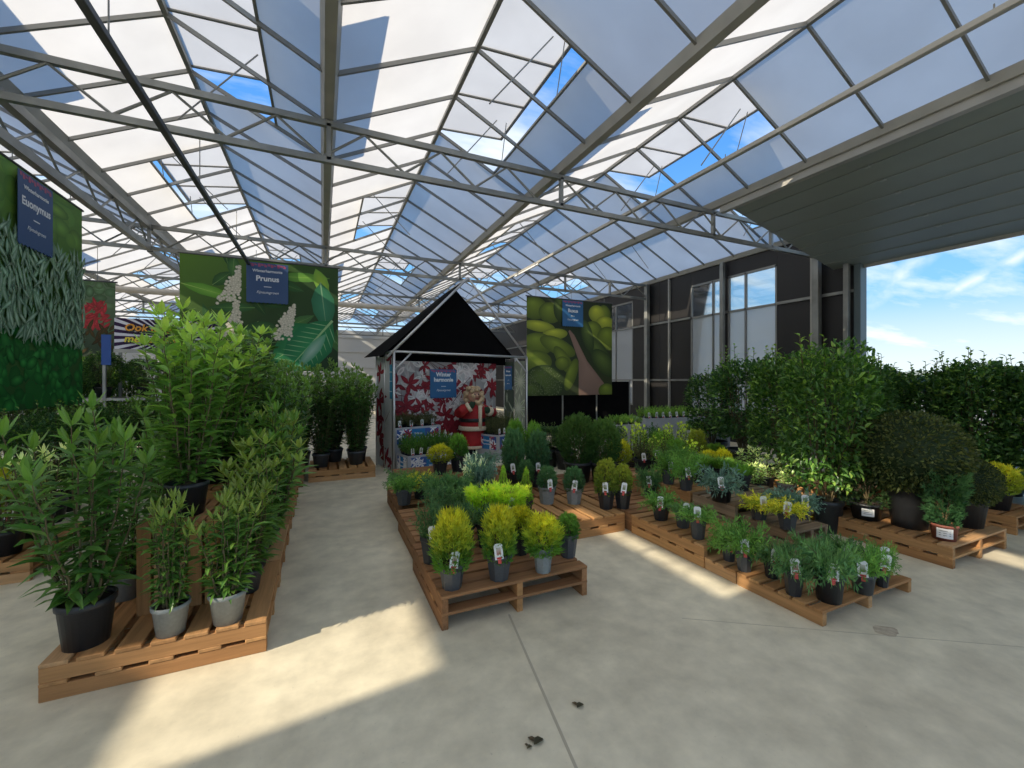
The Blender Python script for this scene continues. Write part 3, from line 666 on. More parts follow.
pallet(6.50, 7.20, 1.80, 2.72, 'pallet at the right edge with yellow globe plants', h=PL)
# ---- plinth crate under the tall laurels
def crate(x0, x1, y0, y1, z, h, label):
    t = thing('wooden_crate', label, 'crate', ((x0 + x1) / 2, (y0 + y1) / 2, z), 0, 'upright wooden crates of the left row'); w, l = (x1 - x0) / 2, (y1 - y0) / 2
    for y in (-l, l - .02):
        m = MB(); n = 5; s = 2 * w / n
        for k in range(n): m.box(-w + k * s + .010, -w + (k + 1) * s - .006, y, y + .02, .0, h - .02, R.choice(WOODS))
        m.build('end_boards', 'woodz', t, bevel=.003)
    for x in (-w, w - .02):
        m = MB(); n = 6; s = (2 * l - .05) / n
        for k in range(n): m.box(x, x + .02, -l + .025 + k * s + .010, -l + .025 + (k + 1) * s - .006, 0, h - .02, R.choice(WOODS))
        m.build('side_boards', 'woodz', t, bevel=.003)
    m = MB(); n = 6; s = 2 * w / n
    for k in range(n): m.box(-w + k * s + .005, -w + (k + 1) * s - .005, -l, l, h - .02, h, R.choice(DARKW))
    m.build('top_boards', 'woody', t, bevel=.003)
    for zz in (.05, h * .5, h - .08):
        for y in (-l + .021, l - .061): m = MB(); m.box(-w + .021, w - .021, y, y + .04, zz, zz + .05, R.choice(DARKW)); m.build('rail', 'woodx', t)
crate(-1.02, -.60, 3.20, 3.72, PL, .54, 'upright wooden crate lifting the tallest laurel on the left row')
crate(-1.02, -.60, 4.05, 4.60, PL, .54, 'second upright crate, hidden among the left laurels')
crate(-1.02, -.60, 4.95, 5.50, PL, .54, 'third upright crate, deep in the left laurels')
# ---- plants by photo position
def P(u, vb, z, pw, ph, vtop, w, style, kind, tg, label, cat, name='potted_plant', group=None, d=None, dx=0, dy=0, **k):
    if d is None: d = (H - z) * F / (vb - HY)
    x, y = atd(u, d); x += dx; y += dy; st_ = math.sqrt(1 + ((u - 512) / F) ** 2); pw /= st_; w /= st_
    pd_, ph_ = pw / F * d, ph / F * d
    top = H - (vtop - HY) / F * d; fh = top - z - ph_ * .86
    return plant(x, y, z, label, cat, kind, fh, w / 2 / F * d, pd_, ph_, style, tg, name, group, **k)
def Q(x, y, z, top, rad, pd_, ph_, style, kind, tg, label, cat, name='potted_plant', group=None, **k):
    return plant(x, y, z, label, cat, kind, top - z - ph_ * .86, rad, pd_, ph_, style, tg, name, group, **k)
def paper(t, w, h, z, r, ang, lines=3):
    """white paper label on a pot"""
    rz = t.rotation_euler.z; q = link('paper_label', None, t); q.rotation_euler = (0, 0, ang - rz)
    m = MB(); n = 6; vs = []; fs = []; a = w / 2 / r
    for k in range(n + 1):
        th = -PI / 2 - a + 2 * a * k / n
        for zz in (z - h / 2, z + h / 2): vs.append(((r) * math.cos(th), (r) * math.sin(th), zz))
    for k in range(n): fs.append((2 * k, 2 * k + 2, 2 * k + 3, 2 * k + 1))
    m.add(vs, fs, (.8, .79, .76)); me = m.mesh('paper_label', 'paint'); o = link('sheet', me, q)
    m = MB()
    for i in range(lines):
        zz = z + h * (.25 - .22 * i); th0 = -PI / 2 - a * .7; th1 = -PI / 2 + a * (.7 if i else .3); vs = []
        for th in (th0, (th0 + th1) / 2, th1):
            for s in (-.03, .03): vs.append(((r + .0012) * math.cos(th), (r + .0012) * math.sin(th), zz + s * h))
        m.add(vs, [(0, 2, 3, 1), (2, 4, 5, 3)], (.25, .25, .25))
    link('print', m.mesh('print', 'paint'), q)
L_, J_, K_ = 'laurels of the left row', 'junipers of the right row', 'conifers of the middle display'
# left row
Q(-1.155, 3.0, PL, 1.50, .37, .24, .245, 'black', 'laurel', None, 'lush laurel in the large black pot on the bright front pallet corner', 'laurel', 'potted_laurel', L_)
P(171, 632, PL, 40, 30, 494, 66, 'grey', 'slim', None, 'slim-leaved shrub in a light grey pot beside the large black pot', 'shrub', 'potted_shrub', L_)
P(228, 620, PL, 39, 30, 494, 70, 'grey', 'slim', None, 'slim-leaved shrub in a grey pot at the aisle corner of the front pallet', 'shrub', 'potted_shrub', L_)
Q(-.46, 3.30, PL, .92, .22, .18, .15, 'charcoal', 'slim', None, 'slim-leaved shrub in a charcoal pot, second along the aisle edge', 'shrub', 'potted_shrub', L_)
Q(-.47, 3.70, PL, .98, .25, .20, .17, 'charcoal', 'slim', 'g', 'slim-leaved shrub in a charcoal pot, third along the aisle edge', 'shrub', 'potted_shrub', L_)
for k, (y, w) in enumerate(((4.10, 'fourth'), (4.50, 'fifth'), (4.95, 'sixth'), (5.40, 'seventh'), (5.85, 'eighth'), (6.25, 'ninth'))):
    Q(-.47 + .03 * (k % 2), y, PL, (1.15, 1.45, 1.30, 1.72, 1.62, 1.88)[k], (.33, .37, .34, .40, .38, .40)[k], .20, .17, 'charcoal', ('slim', 'laurel', 'slim', 'darklaurel', 'laurel', 'darklaurel')[k], None, 'leafy green shrub, %s along the aisle edge of the left row' % w, 'shrub', 'potted_shrub', L_)
Q(-1.16, 3.52, PL, 1.18, .30, .19, .16, 'grey', 'laurel', None, 'laurel in a grey pot tucked behind the large black pot', 'laurel', 'potted_laurel', L_)
Q(-.80, 3.36, PL + .54, 2.12, .37, .23, .21, 'black', 'talllaurel', None, 'tallest bright laurel in a black pot on the upright crate', 'laurel', 'potted_laurel', L_)
Q(-.82, 4.32, PL + .54, 2.18, .48, .26, .21, 'black', 'talllaurel', None, 'tall laurel on the second crate, against the white-flower banner', 'laurel', 'potted_laurel', L_)
Q(-.82, 5.22, PL + .54, 2.22, .48, .26, .21, 'black', 'darklaurel', None, 'tall dark laurel on the third crate, right of the tallest one', 'laurel', 'potted_laurel', L_)
Q(-.80, 6.02, PL, 1.95, .46, .28, .24, 'black', 'darklaurel', None, 'tall dark laurel closing the far end of the left row', 'laurel', 'potted_laurel', L_)
for k, (y, w) in enumerate(((4.2, 'nearest'), (4.85, 'second'), (5.5, 'third'))):
    Q(-1.14, y, PL, 1.45, .36, .24, .2, 'black', ('laurel', 'darklaurel', 'laurel')[k], None, 'laurel on the hidden outer side of the left row, %s from the camera' % w, 'laurel', 'potted_laurel', L_)
G2 = 'dark laurels beside the gabled stall'
for x, y, t, l in ((-.02, 7.50, 1.70, 'dark laurel in a black pot at the left of the low pallet'), (.52, 7.52, 1.74, 'dark laurel in a black pot touching the stall side'),
                   (.20, 7.92, 1.82, 'dark laurel rising behind the pair on the low pallet'), (.60, 7.94, 1.78, 'dark laurel at the back corner next to the stall wall')):
    Q(x, y, PL, t, .40, .26, .22, 'charcoal', 'darklaurel', None, l, 'laurel', 'potted_laurel', G2)
for x, y, t, l in ((-1.02, 7.25, 1.95, 'dark laurel below the middle of the white-flower banner'), (-.52, 7.2, 1.85, 'dark laurel below the big printed leaf'),
                   (-1.0, 7.65, 2.0, 'dark laurel behind, against the lower banner edge'), (-.5, 7.68, 1.9, 'dark laurel left of the low pallet, at the back')):
    Q(x, y, PL, t, .42, .26, .22, 'charcoal', 'darklaurel', None, l, 'laurel', 'potted_laurel', G2)
for x, y, t, l in ((-1.35, 8.75, 2.0, 'leftmost'), (-.85, 8.9, 2.1, 'second from the left'), (-.35, 8.8, 1.95, 'third from the left'), (.12, 8.95, 2.05, 'fourth from the left'), (.58, 8.75, 1.95, 'next to the stall')):
    Q(x, y, 0, t, .44, .3, .26, 'black', 'darklaurel', None, 'dark laurel in the back line left of the stall, ' + l, 'laurel', 'potted_laurel', G2)
# left edge
G3 = 'shrubs at the left edge'
for x, y, t, kd, l in ((-2.35, 4.8, .78, 'lowbush', 'green low shrub at the near corner of the left-edge pallet'), (-2.7, 4.82, .75, 'goldglobe', 'yellow low shrub at the left-edge pallet front'),
                       (-2.35, 5.2, 1.05, 'variegated', 'pale-leaved shrub behind the green low one at the left edge'), (-2.75, 5.25, 1.1, 'goldglobe', 'yellow-green shrub at the back of the left-edge pallet')):
    Q(x, y, PL, t, .24, .24, .2, 'black', kd, None, l, 'shrub', 'potted_shrub', G3)
for k, (y, w) in enumerate(((5.95, 'nearest'), (6.45, 'second'), (6.95, 'third'), (7.45, 'fourth'), (7.95, 'farthest'))):
    Q(-2.85 + .06 * (k % 2), y, 0, 1.25 + .05 * (k % 2), .36, .28, .24, 'black', 'bush', 'g' if k < 2 else None, 'dark shrub standing under the silvery-leaf banner, %s of the line' % w, 'shrub', 'potted_shrub', G3)
for k, (x, w) in enumerate(((-2.45, 'right end'), (-1.9, 'middle'), (-1.4, 'aisle end'))):
    Q(x, 8.25, 0, 1.5, .42, .3, .25, 'black', 'darklaurel', None, 'dark laurel in front of the metal rack, %s' % w, 'laurel', 'potted_laurel', G3)
# middle pallet
Gk = K_
P(452, 587, PC, 27, 26, 508, 48, 'dark', 'golden', 'p', 'golden-tipped conifer in a charcoal pot, leftmost at the front edge', 'conifer', 'potted_conifer', Gk, tside=-.012)
P(499, 578, PC, 27, 26, 504, 40, 'dark', 'golden', 'p', 'golden-tipped conifer with a tag at the centre of the front edge', 'conifer', 'potted_conifer', Gk, tside=-.012)
P(543, 571, PC, 20, 25, 512, 46, 'greyhex', 'golden', None, 'golden-tipped conifer in a lighter grey pot without a tag', 'conifer', 'potted_conifer', Gk)
P(568, 556, PC, 20, 23, 508, 27, 'dark', 'greenthuja', None, 'small green conifer at the right corner of the middle pallet', 'conifer', 'potted_conifer', Gk)
P(428, 562, PC, 25, 27, 494, 42, 'blackhex', 'rosemary', 'g', 'dark needle-leaved plant at the left edge of the middle pallet', 'conifer', 'potted_conifer', Gk, dx=.03)
P(520, 553, PC, 22, 24, 505, 38, 'blackhex', 'golden', None, 'golden conifer half hidden behind the untagged one', 'conifer', 'potted_conifer', Gk)
P(463, 549, PC, 24, 24, 496, 38, 'blackhex', 'rosemary', None, 'dark needle-leaved plant behind the leftmost golden conifer', 'conifer', 'potted_conifer', Gk)
P(487, 546, PC, 24, 24, 499, 36, 'blackhex', 'rosemary', None, 'dark needle-leaved plant behind the middle golden conifer', 'conifer', 'potted_conifer', Gk)
P(484, 533, PC, 20, 26, 479, 44, 'blackhex', 'lime', None, 'bright lime plant, the left one of two', 'conifer', 'potted_conifer', Gk)
P(509, 534, PC, 20, 28, 481, 46, 'blackhex', 'lime', 'g', 'bright lime plant, the right one of two, catching the sun', 'conifer', 'potted_conifer', Gk)
P(503, 514, PC, 14, 14, 462, 17, 'blackhex', 'cone', None, 'small green cone plant just behind the left lime plant', 'conifer', 'potted_conifer', Gk)
P(526, 514, PC, 14, 14, 464, 17, 'blackhex', 'cone', None, 'small green cone plant just behind the right lime plant', 'conifer', 'potted_conifer', Gk)
P(441, 524, PC, 20, 20, 482, 42, 'blackhex', 'rosemary', None, 'dark bushy plant left of the lime plants', 'conifer', 'potted_conifer', Gk)
P(462, 519, PC, 20, 18, 484, 42, 'blackhex', 'juniper', None, 'green juniper between the bushy plant and the lime plants', 'juniper', 'potted_juniper', Gk)
P(404, 504, PC, 18, 16, 476, 34, 'dark', 'meadow', None, 'fresh green spreading juniper at the left front of the rear pallet', 'juniper', 'potted_juniper', Gk)
P(397, 496, PC, 15, 15, 471, 38, 'blackhex', 'juniper', None, 'blue-green juniper hanging over the left pallet edge', 'juniper', 'potted_juniper', Gk, dx=.05)
P(421, 498, PC, 17, 16, 472, 30, 'blackhex', 'goldjuniper', None, 'yellow-green juniper right of the fresh green one', 'juniper', 'potted_juniper', Gk)
P(437, 505, PC, 17, 16, 473, 40, 'blackhex', 'juniper', None, 'spreading juniper in the middle of the rear pallet', 'juniper', 'potted_juniper', Gk)
P(456, 503, PC, 17, 16, 472, 40, 'blackhex', 'juniper', None, 'spreading juniper at the right of the rear pallet', 'juniper', 'potted_juniper', Gk)
P(474, 496, PC, 16, 14, 459, 30, 'blackhex', 'silver', None, 'silver-white leaved plant below the red-coated figurine', 'shrub', 'potted_shrub', Gk)
P(492, 497, PC, 16, 16, 455, 34, 'blackhex', 'bluejuniper', None, 'blue-grey juniper left of the blue-green thujas', 'juniper', 'potted_juniper', Gk, dx=-.14)
P(440, 474, PC, 16, 14, 440, 30, 'blackhex', 'goldglobe', None, 'yellow globe plant before the grey hedge boxes', 'conifer', 'potted_conifer', Gk)
P(458, 471, PC, 17, 16, 430, 22, 'blackhex', 'greenthuja', None, 'fresh green upright plant right of the yellow globe', 'conifer', 'potted_conifer', Gk)
P(484, 473, PC, 17, 14, 452, 32, 'blackhex', 'bluejuniper', None, 'blue-grey juniper in front of the right grey box', 'juniper', 'potted_juniper', Gk)
# joining pallets
Gt = 'thujas in front of the stall'
P(547, 503, PL, 18, 17, 461, 23, 'greyhex', 'thuja', 'g', 'oval thuja in a pale pot, leftmost of the tagged front row', 'conifer', 'potted_conifer', Gt)
P(574, 503, PL, 18, 16, 462, 25, 'greyhex', 'thuja', 'g', 'oval thuja in a pale pot, second of the tagged front row', 'conifer', 'potted_conifer', Gt)
P(606, 508, PL, 19, 19, 453, 27, 'blackhex', 'olive', 'g', 'olive-green conifer in a black pot, third of the tagged front row', 'conifer', 'potted_conifer', Gt)
P(627, 507, PL, 18, 18, 458, 22, 'blackhex', 'olive', 'g', 'olive-green conifer, rightmost of the tagged front row', 'conifer', 'potted_conifer', Gt, dx=-.06)
P(514, 487, PL, 20, 18, 422, 27, 'blackhex', 'thuja', 'g', 'blue-green oval thuja left of centre, with a white tag', 'conifer', 'potted_conifer', Gt)
P(538, 486, PL, 20, 18, 424, 27, 'blackhex', 'thuja', 'g', 'blue-green oval thuja right of its twin, with a white tag', 'conifer', 'potted_conifer', Gt)
P(526, 494, PL, 16, 15, 455, 20, 'blackhex', 'thuja', None, 'short blue-green thuja between the two tagged twins', 'conifer', 'potted_conifer', Gt)
P(513, 474, PL, 18, 16, 414, 23, 'blackhex', 'greenthuja', None, 'gold-green conifer peeping over the left blue-green thuja', 'conifer', 'potted_conifer', Gt, dx=.04)
P(534, 474, PL, 18, 16, 416, 21, 'blackhex', 'greenthuja', None, 'gold-green conifer peeping over the right blue-green thuja', 'conifer', 'potted_conifer', Gt)
P(578, 481, PL, 28, 20, 407, 46, 'black', 'bigconifer', None, 'big dark round conifer, left of the pair', 'conifer', 'potted_conifer', Gt)
P(603, 482, PL, 26, 20, 412, 40, 'black', 'bigconifer', None, 'big dark round conifer, right of the pair', 'conifer', 'potted_conifer', Gt)
for u_, d_, l_ in ((566, 7.6, 'dark leafy shrub behind the left big round conifer'), (590, 7.9, 'dark leafy shrub between the big round conifers, at the back'), (612, 7.4, 'dark leafy shrub behind the right big round conifer'), (548, 7.8, 'dark leafy shrub behind the blue-green thujas')):
    P(u_, None, 0, 22, 18, 424, 34, 'black', 'bush', None, l_, 'shrub', 'potted_shrub', Gt, d=d_)
P(619, 478, PL, 20, 16, 433, 28, 'blackhex', 'goldglobe', None, 'yellow globe conifer right of the dark pair', 'conifer', 'potted_conifer', Gt)
# right row
P(657, 520, PL, 19, 15, 492, 42, 'blackhex', 'meadow', 'p', 'pale green juniper nearest the pallet corner of the right row', 'juniper', 'potted_juniper', J_, dx=.05)
P(683, 527, PL, 17, 16, 503, 34, 'dark', 'juniper', 'g', 'green juniper in a charcoal pot, second along the two-layer pallet', 'juniper', 'potted_juniper', J_)
P(698, 538, PL, 18, 22, 508, 46, 'dark', 'meadow', 'g', 'green juniper in a tall charcoal pot at the near end of the two-layer pallet', 'juniper', 'potted_juniper', J_)
P(729, 560, PR, 16, 15, 522, 44, 'dark', 'meadow', 'p', 'yellow-green juniper behind the tagged grey pot on the low pallet', 'juniper', 'potted_juniper', J_)
P(741, 571, PR, 20, 21, 526, 54, 'dark', 'meadow', 'p', 'yellow-green juniper in a tagged grey pot, first on the low pallet', 'juniper', 'potted_juniper', J_, dx=.04)
P(772, 577, PR, 19, 18, 538, 48, 'blackhex', 'juniper', 'b', 'blue-tinged juniper, second on the low pallet', 'juniper', 'potted_juniper', J_)
P(791, 595, PR, 23, 25, 546, 48, 'blackhex', 'juniper', 'p', 'juniper in a square black pot with a pink-printed tag', 'juniper', 'potted_juniper', J_, dx=.03)
P(829, 600, PR, 33, 27, 544, 72, 'black', 'juniper', 'g', 'broad juniper in the widest black pot at the near pallet end', 'juniper', 'potted_juniper', J_)
P(863, 592, PR, 27, 20, 550, 50, 'charcoal', 'meadow', 'g', 'juniper in a charcoal pot right of the widest one', 'juniper', 'potted_juniper', J_)
P(882, 586, PR, 18, 20, 549, 34, 'blackhex', 'meadow', 'g', 'juniper in a small black pot at the right end of the low pallet', 'juniper', 'potted_juniper', J_)
P(888, 577, PR, 18, 18, 545, 36, 'blackhex', 'meadow', 'g', 'juniper peeping out behind the small black pot', 'juniper', 'potted_juniper', J_, dx=-.03, dy=.03)
P(812, 574, PR, 22, 18, 535, 52, 'blackhex', 'juniper', None, 'juniper behind the pink-tagged one', 'juniper', 'potted_juniper', J_)
P(842, 572, PR, 22, 18, 532, 52, 'blackhex', 'juniper', 'b', 'juniper at the back of the low pallet with a bent tag', 'juniper', 'potted_juniper', J_)
P(757, 519, .29, 21, 14, 495, 44, 'dark', 'goldjuniper', 'b', 'yellow juniper at the left of the small grey stack', 'juniper', 'potted_juniper', J_, dx=.03)
P(786, 529, .29, 23, 18, 498, 48, 'dark', 'goldjuniper', 'p', 'yellow juniper at the near corner of the small grey stack', 'juniper', 'potted_juniper', J_, dx=.02)
P(780, 512, .29, 20, 14, 488, 44, 'dark', 'bluejuniper', None, 'blue-grey juniper behind the yellow ones', 'juniper', 'potted_juniper', J_)
P(803, 518, .29, 20, 14, 492, 40, 'dark', 'bluejuniper', 'g', 'blue-grey juniper at the right of the small grey stack', 'juniper', 'potted_juniper', J_)
P(718, 501, .37, 24, 16, 468, 48, 'black', 'bluejuniper', 'g', 'blue-green juniper in a wide black pot on the weathered stack', 'juniper', 'potted_juniper', J_, dx=.04)
P(666, 484, .37, 15, 15, 452, 34, 'dark', 'meadow', 'g', 'green juniper at the far corner of the orange-brown stack', 'juniper', 'potted_juniper', J_, dx=.04)
P(684, 490, .37, 16, 15, 458, 34, 'dark', 'meadow', 'g', 'green juniper second on the orange-brown stack', 'juniper', 'potted_juniper', J_, dx=.03)
P(650, 496, PL, 15, 13, 465, 34, 'blackhex', 'juniper', 'g', 'dark juniper on the corner pallet between both rows', 'juniper', 'potted_juniper', J_)
# grassy plants behind, centre right
Gm = 'plants massed below the windows'
for u, d, z, vt, w, kd, l in ((700, 5.05, .37, 452, 40, 'grass', 'grassy green tuft on the orange-brown stack, left one'), (722, 5.0, .37, 456, 40, 'grass', 'grassy green tuft on the orange-brown stack, right one'),
        (742, 4.72, .37, 461, 42, 'grass', 'grassy green tuft behind the blue-green juniper'), (682, 5.4, .37, 447, 36, 'meadow', 'fresh green plant at the back of the orange-brown stack'),
        (723, 5.75, PL, 444, 24, 'goldglobe', 'brightest yellow plant below the windows'), (709, 6.0, PL, 446, 24, 'goldglobe', 'yellow-green plant left of the brightest yellow one'),
        (748, 5.55, PL, 447, 36, 'variegated', 'white-edged shrub nearest the yellow plant'), (768, 5.3, PL, 455, 38, 'variegated', 'white-edged shrub at the foot of the tall bush'),
        (757, 5.0, PL, 463, 34, 'variegated', 'small white-edged shrub behind the grassy tufts'), (786, 5.0, PL, 468, 34, 'variegated', 'white-edged shrub under the fresh green bush'),
        (643, 6.3, PL, 438, 24, 'redheather', 'dark tagged plant right of the yellow globe conifer'), (655, 6.55, PL, 436, 24, 'limeshrub', 'lime-leaved shrub among the dark tagged plants'),
        (668, 6.6, PL, 424, 26, 'limeshrub', 'lime-leaved shrub below the grey bench, left'), (684, 6.6, PL, 430, 26, 'limeshrub', 'lime-leaved shrub below the grey bench, right'),
        (663, 5.95, PL, 440, 24, 'redheather', 'dark heather-like plant in front of the lime shrubs'), (676, 6.05, PL, 434, 26, 'greenthuja', 'green conifer in front of the lime shrubs'),
        (697, 6.3, PL, 424, 24, 'olive', 'olive conifer left of the grey display box'), (632, 6.9, 0, 420, 26, 'limeshrub', 'lime shrub standing left of the grey bench'),
        (640, 7.4, 0, 424, 28, 'limeshrub', 'lime shrub on the floor before the long bench, left'), (662, 7.3, 0, 426, 30, 'greenthuja', 'green conifer on the floor before the long bench'), (682, 7.3, 0, 422, 28, 'limeshrub', 'lime shrub on the floor before the long bench, right'),
        (652, 7.9, 0, 421, 30, 'rosemary', 'dark plant on the floor close to the long bench'), (716, 6.9, 0, 440, 30, 'greenthuja', 'green conifer hiding the corner of the plain grey box'), (672, 5.6, PL, 447, 28, 'rosemary', 'dark plant behind the orange-brown stack'),
        (692, 5.7, PL, 440, 26, 'limeshrub', 'sunny lime shrub behind the orange-brown stack')):
    P(u, None, z, 20, 16, vt, w, 'blackhex', kd, 'g' if u in (643, 655, 663, 684) else None, l, 'shrub', 'potted_shrub', Gm, d=d)
# tall bushes on the right
Gb = 'tall bushes on the right'
P(828, 531, 0, 32, 32, 343, 124, 'black', 'freshbush', None, 'tall fresh green bush in a black pot before the black wall', 'bush', 'potted_bush', Gb)
P(782, None, 0, 34, 30, 352, 96, 'black', 'freshbush', None, 'fresh green bush left of the tallest, shading the junipers', 'bush', 'potted_bush', Gb, d=5.75)
P(742, None, 0, 32, 30, 352, 84, 'black', 'bush', None, 'dark bush in front of the wide window', 'bush', 'potted_bush', Gb, d=6.8)
P(712, None, 0, 30, 28, 370, 66, 'black', 'bush', None, 'dark bush at the left end, before the narrower window', 'bush', 'potted_bush', Gb, d=7.6)
P(870, None, 0, 32, 30, 362, 70, 'black', 'hedge', None, 'dark bush between the tall fresh one and the clipped ball', 'bush', 'potted_bush', Gb, d=6.0)
Gh = 'hedge bushes along the side opening'
for k, (y, t, w) in enumerate(((1.35, 1.88, 'rightmost'), (1.95, 1.82, 'second from the right'), (2.5, 1.95, 'third from the right'), (3.05, 1.78, 'fourth from the right'), (3.6, 1.86, 'fifth from the right'), (4.2, 2.05, 'leftmost, beside the door jamb'))):
    Q(7.75 + .1 * (k % 2), y, 0, t, .50, .34, .3, 'black', 'hedge', None, 'hedge bush against the sky, %s' % w, 'bush', 'potted_bush', Gh, seeds=3)
for k, (y, t, w) in enumerate(((1.7, 1.75, 'right end'), (2.5, 1.8, 'second from the right'), (3.3, 1.78, 'middle'), (4.1, 1.82, 'by the door jamb'))):
    Q(8.75, y, 0, t, .56, .34, .3, 'black', 'hedge', None, 'hedge bush of the outer line in the side opening, %s' % w, 'bush', 'potted_bush', Gh, seeds=3)
# clipped plants on the right pallet
t = Q(5.06, 2.42, PL, 1.20, .24, .28, .17, 'black', 'darkpyramid', None, 'dark pyramid conifer in a low black pot with a white label', 'conifer', 'potted_conifer', 'plants on the right pallet')
paper(t, .10, .075, .09, .138, math.atan2(-5.06, 2.36) * .9)
Q(5.17, 2.12, PL, 1.34, .43, .36, .45, 'tub', 'ball', None, 'huge dark clipped ball in a tall black tub', 'clipped shrub', 'clipped_ball', 'plants on the right pallet', sink=.06)
t = Q(5.03, 1.82, PL, .80, .17, .19, .14, 'terra', 'yewbush', None, 'small yew in a red-brown pot with a white label', 'yew', 'potted_yew', 'plants on the right pallet')
paper(t, .11, .085, .07, .094, math.atan2(-5.03, 1.82) * .95)
Q(5.70, 1.92, PL, .90, .26, .34, .27, 'black', 'ball', None, 'smaller dark clipped ball in a wide black pot', 'clipped shrub', 'clipped_ball', 'plants on the right pallet', sink=.05)
Q(6.70, 2.45, PL, .80, .24, .26, .2, 'black', 'goldglobe', None, 'yellow globe plant behind the smaller clipped ball', 'conifer', 'potted_conifer', 'yellow globes at the right edge')
Q(6.75, 2.02, PL, .76, .24, .26, .2, 'black', 'goldglobe', None, 'yellow-green globe plant at the right picture edge', 'conifer', 'potted_conifer', 'yellow globes at the right edge')
# ================================================================== gabled stall
HO, HR = (1.14, 7.53), math.radians(15)
def hl(a, b): return HO[0] + a * math.cos(HR) - b * math.sin(HR), HO[1] + a * math.sin(HR) + b * math.cos(HR)
HW, HD, ZE, ZA = 3.08, .78, 2.10, 3.62
class Pic:
    """a flat printed picture in the x-z plane; shapes are clipped to its rectangle"""
    def __init__(s, w, h, bg):
        s.w, s.h = w, h; s.m = MB(); s.lay = 0.0
        s.m.box(-w / 2, w / 2, 0, .004, 0, h, (.25, .25, .22))
        b = bg if isinstance(bg[0], (tuple, list)) else [bg] * 4
        s.m.add([(-w / 2, -.0005, 0), (w / 2, -.0005, 0), (w / 2, -.0005, h), (-w / 2, -.0005, h)], [(0, 1, 2, 3)], list(b)); s.lay = .0006
    def tri(s, P, K):
        pts = [(p[0], p[1], k) for p, k in zip(P, K)]
        for ax, lim, sg in ((0, -s.w / 2, 1), (0, s.w / 2, -1), (1, 0, 1), (1, s.h, -1)):
            out = []
            for i in range(len(pts)):
                a, b = pts[i], pts[(i + 1) % len(pts)]; da, db = sg * (a[ax] - lim), sg * (b[ax] - lim)
                if da >= 0: out.append(a)
                if (da < 0) != (db < 0):
                    t = da / (da - db); out.append((a[0] + (b[0] - a[0]) * t, a[1] + (b[1] - a[1]) * t, mixc(a[2], b[2], t)))
            pts = out
            if len(pts) < 3: return
        s.m.add([(p[0], -s.lay, p[1]) for p in pts], [tuple(range(len(pts)))], [p[2] for p in pts])
    def fan(s, c, pts, cc, ce):
        s.lay += .00002; n = len(pts)
        ce = ce if isinstance(ce[0], (tuple, list)) else [ce] * n
        for i in range(n): s.tri([c, pts[i], pts[(i + 1) % n]], [cc, ce[i], ce[(i + 1) % n]])
    def blob(s, x, z, rx, rz, cc, ce, n=22, off=(0, 0), rot=0.0, rough=0.0, r=random.Random(1)):
        p = []
        for i in range(n):
            t = 2 * PI * i / n; k = 1 + r.uniform(-rough, rough); a, b = rx * k * math.cos(t), rz * k * math.sin(t)
            p.append((x + a * math.cos(rot) - b * math.sin(rot), z + a * math.sin(rot) + b * math.cos(rot)))
        s.fan((x + off[0] * rx, z + off[1] * rz), p, cc, ce)
    def leaf(s, x, z, L, W, ang, cc, ce, vein=None):
        d = (math.cos(ang), math.sin(ang)); q = (-d[1], d[0]); p = []
        for t, w in ((0, 0), (.15, .55), (.35, .95), (.6, .9), (.82, .5), (1, 0), (.82, -.5), (.6, -.9), (.35, -.95), (.15, -.55)):
            p.append((x + d[0] * L * t + q[0] * W * w / 2, z + d[1] * L * t + q[1] * W * w / 2))
        s.fan((x + d[0] * L * .5, z + d[1] * L * .5), p, cc, ce)
        if vein:
            s.lay += .00002; e = W * .03
            s.tri([(x + q[0] * e, z + q[1] * e), (x - q[0] * e, z - q[1] * e), (x + d[0] * L, z + d[1] * L)], [vein] * 3)
    def build(s, parent): return s.m.build('print', 'print', parent)
def sign(parent, x, z, w, h, lines, m='blue', y=-.03):
    """small blue sign hung on a printed cloth; pinked lower edge, pink band on top"""
    g = link('sign', None, parent, (x, y, z)); b = MB(); n = 10; vs = [(-w / 2, 0, h), (w / 2, 0, h)]
    for k in range(2 * n + 1): vs.append((w / 2 - k * w / (2 * n), 0, 0 if k % 2 else .025 * h))
    b.add(vs + [(p[0], .006, p[2]) for p in vs], [tuple(range(len(vs)))[::-1], tuple(range(len(vs), 2 * len(vs)))] + [(i, (i + 1) % len(vs), len(vs) + (i + 1) % len(vs), len(vs) + i) for i in range(len(vs))])
    b.build('board', m, g)
    pk = MB()
    nn = 12
    for k in range(nn):
        a, c = -w * .46 + k * w * .92 / nn, -w * .46 + (k + .8) * w * .92 / nn
        pk.add([(a, -.002, h * (.93 - .03 * (k % 2))), (c, -.002, h * (.93 - .03 * (k % 2))), (c, -.002, h * (.98 - .02 * (k % 3))), (a, -.002, h * .98)], [(0, 1, 2, 3)], (.36, .07, .16))
    pk.build('pink_band', 'paint', g)
    for body, zz, sz, sh, bo in lines: lettering(body, sz * w, 'letter', g, (0, -.003, zz * h), sh, bo * w)
    ln = MB(); ln.box(-w * .09, w * .09, -.003, -.001, h * .405, h * .42); ln.build('rule', 'letter', g); return g
stall = thing('gabled_stall', 'tube-framed stall with a black gabled canopy and red leaf prints', 'stall', (HO[0], HO[1], 0), HR)
fr = MB(); apx = HW / 2; r_ = .022
for x in (0, HW): fr.tube([(x, 0, 0), (x, 0, ZE)], r_, 10)
fr.tube([(0, 0, ZE), (HW, 0, ZE)], r_, 10); fr.tube([(-.12, 0, ZE - .10), (apx, 0, ZA)], r_, 10); fr.tube([(HW, 0, ZE), (apx, 0, ZA)], r_, 10)
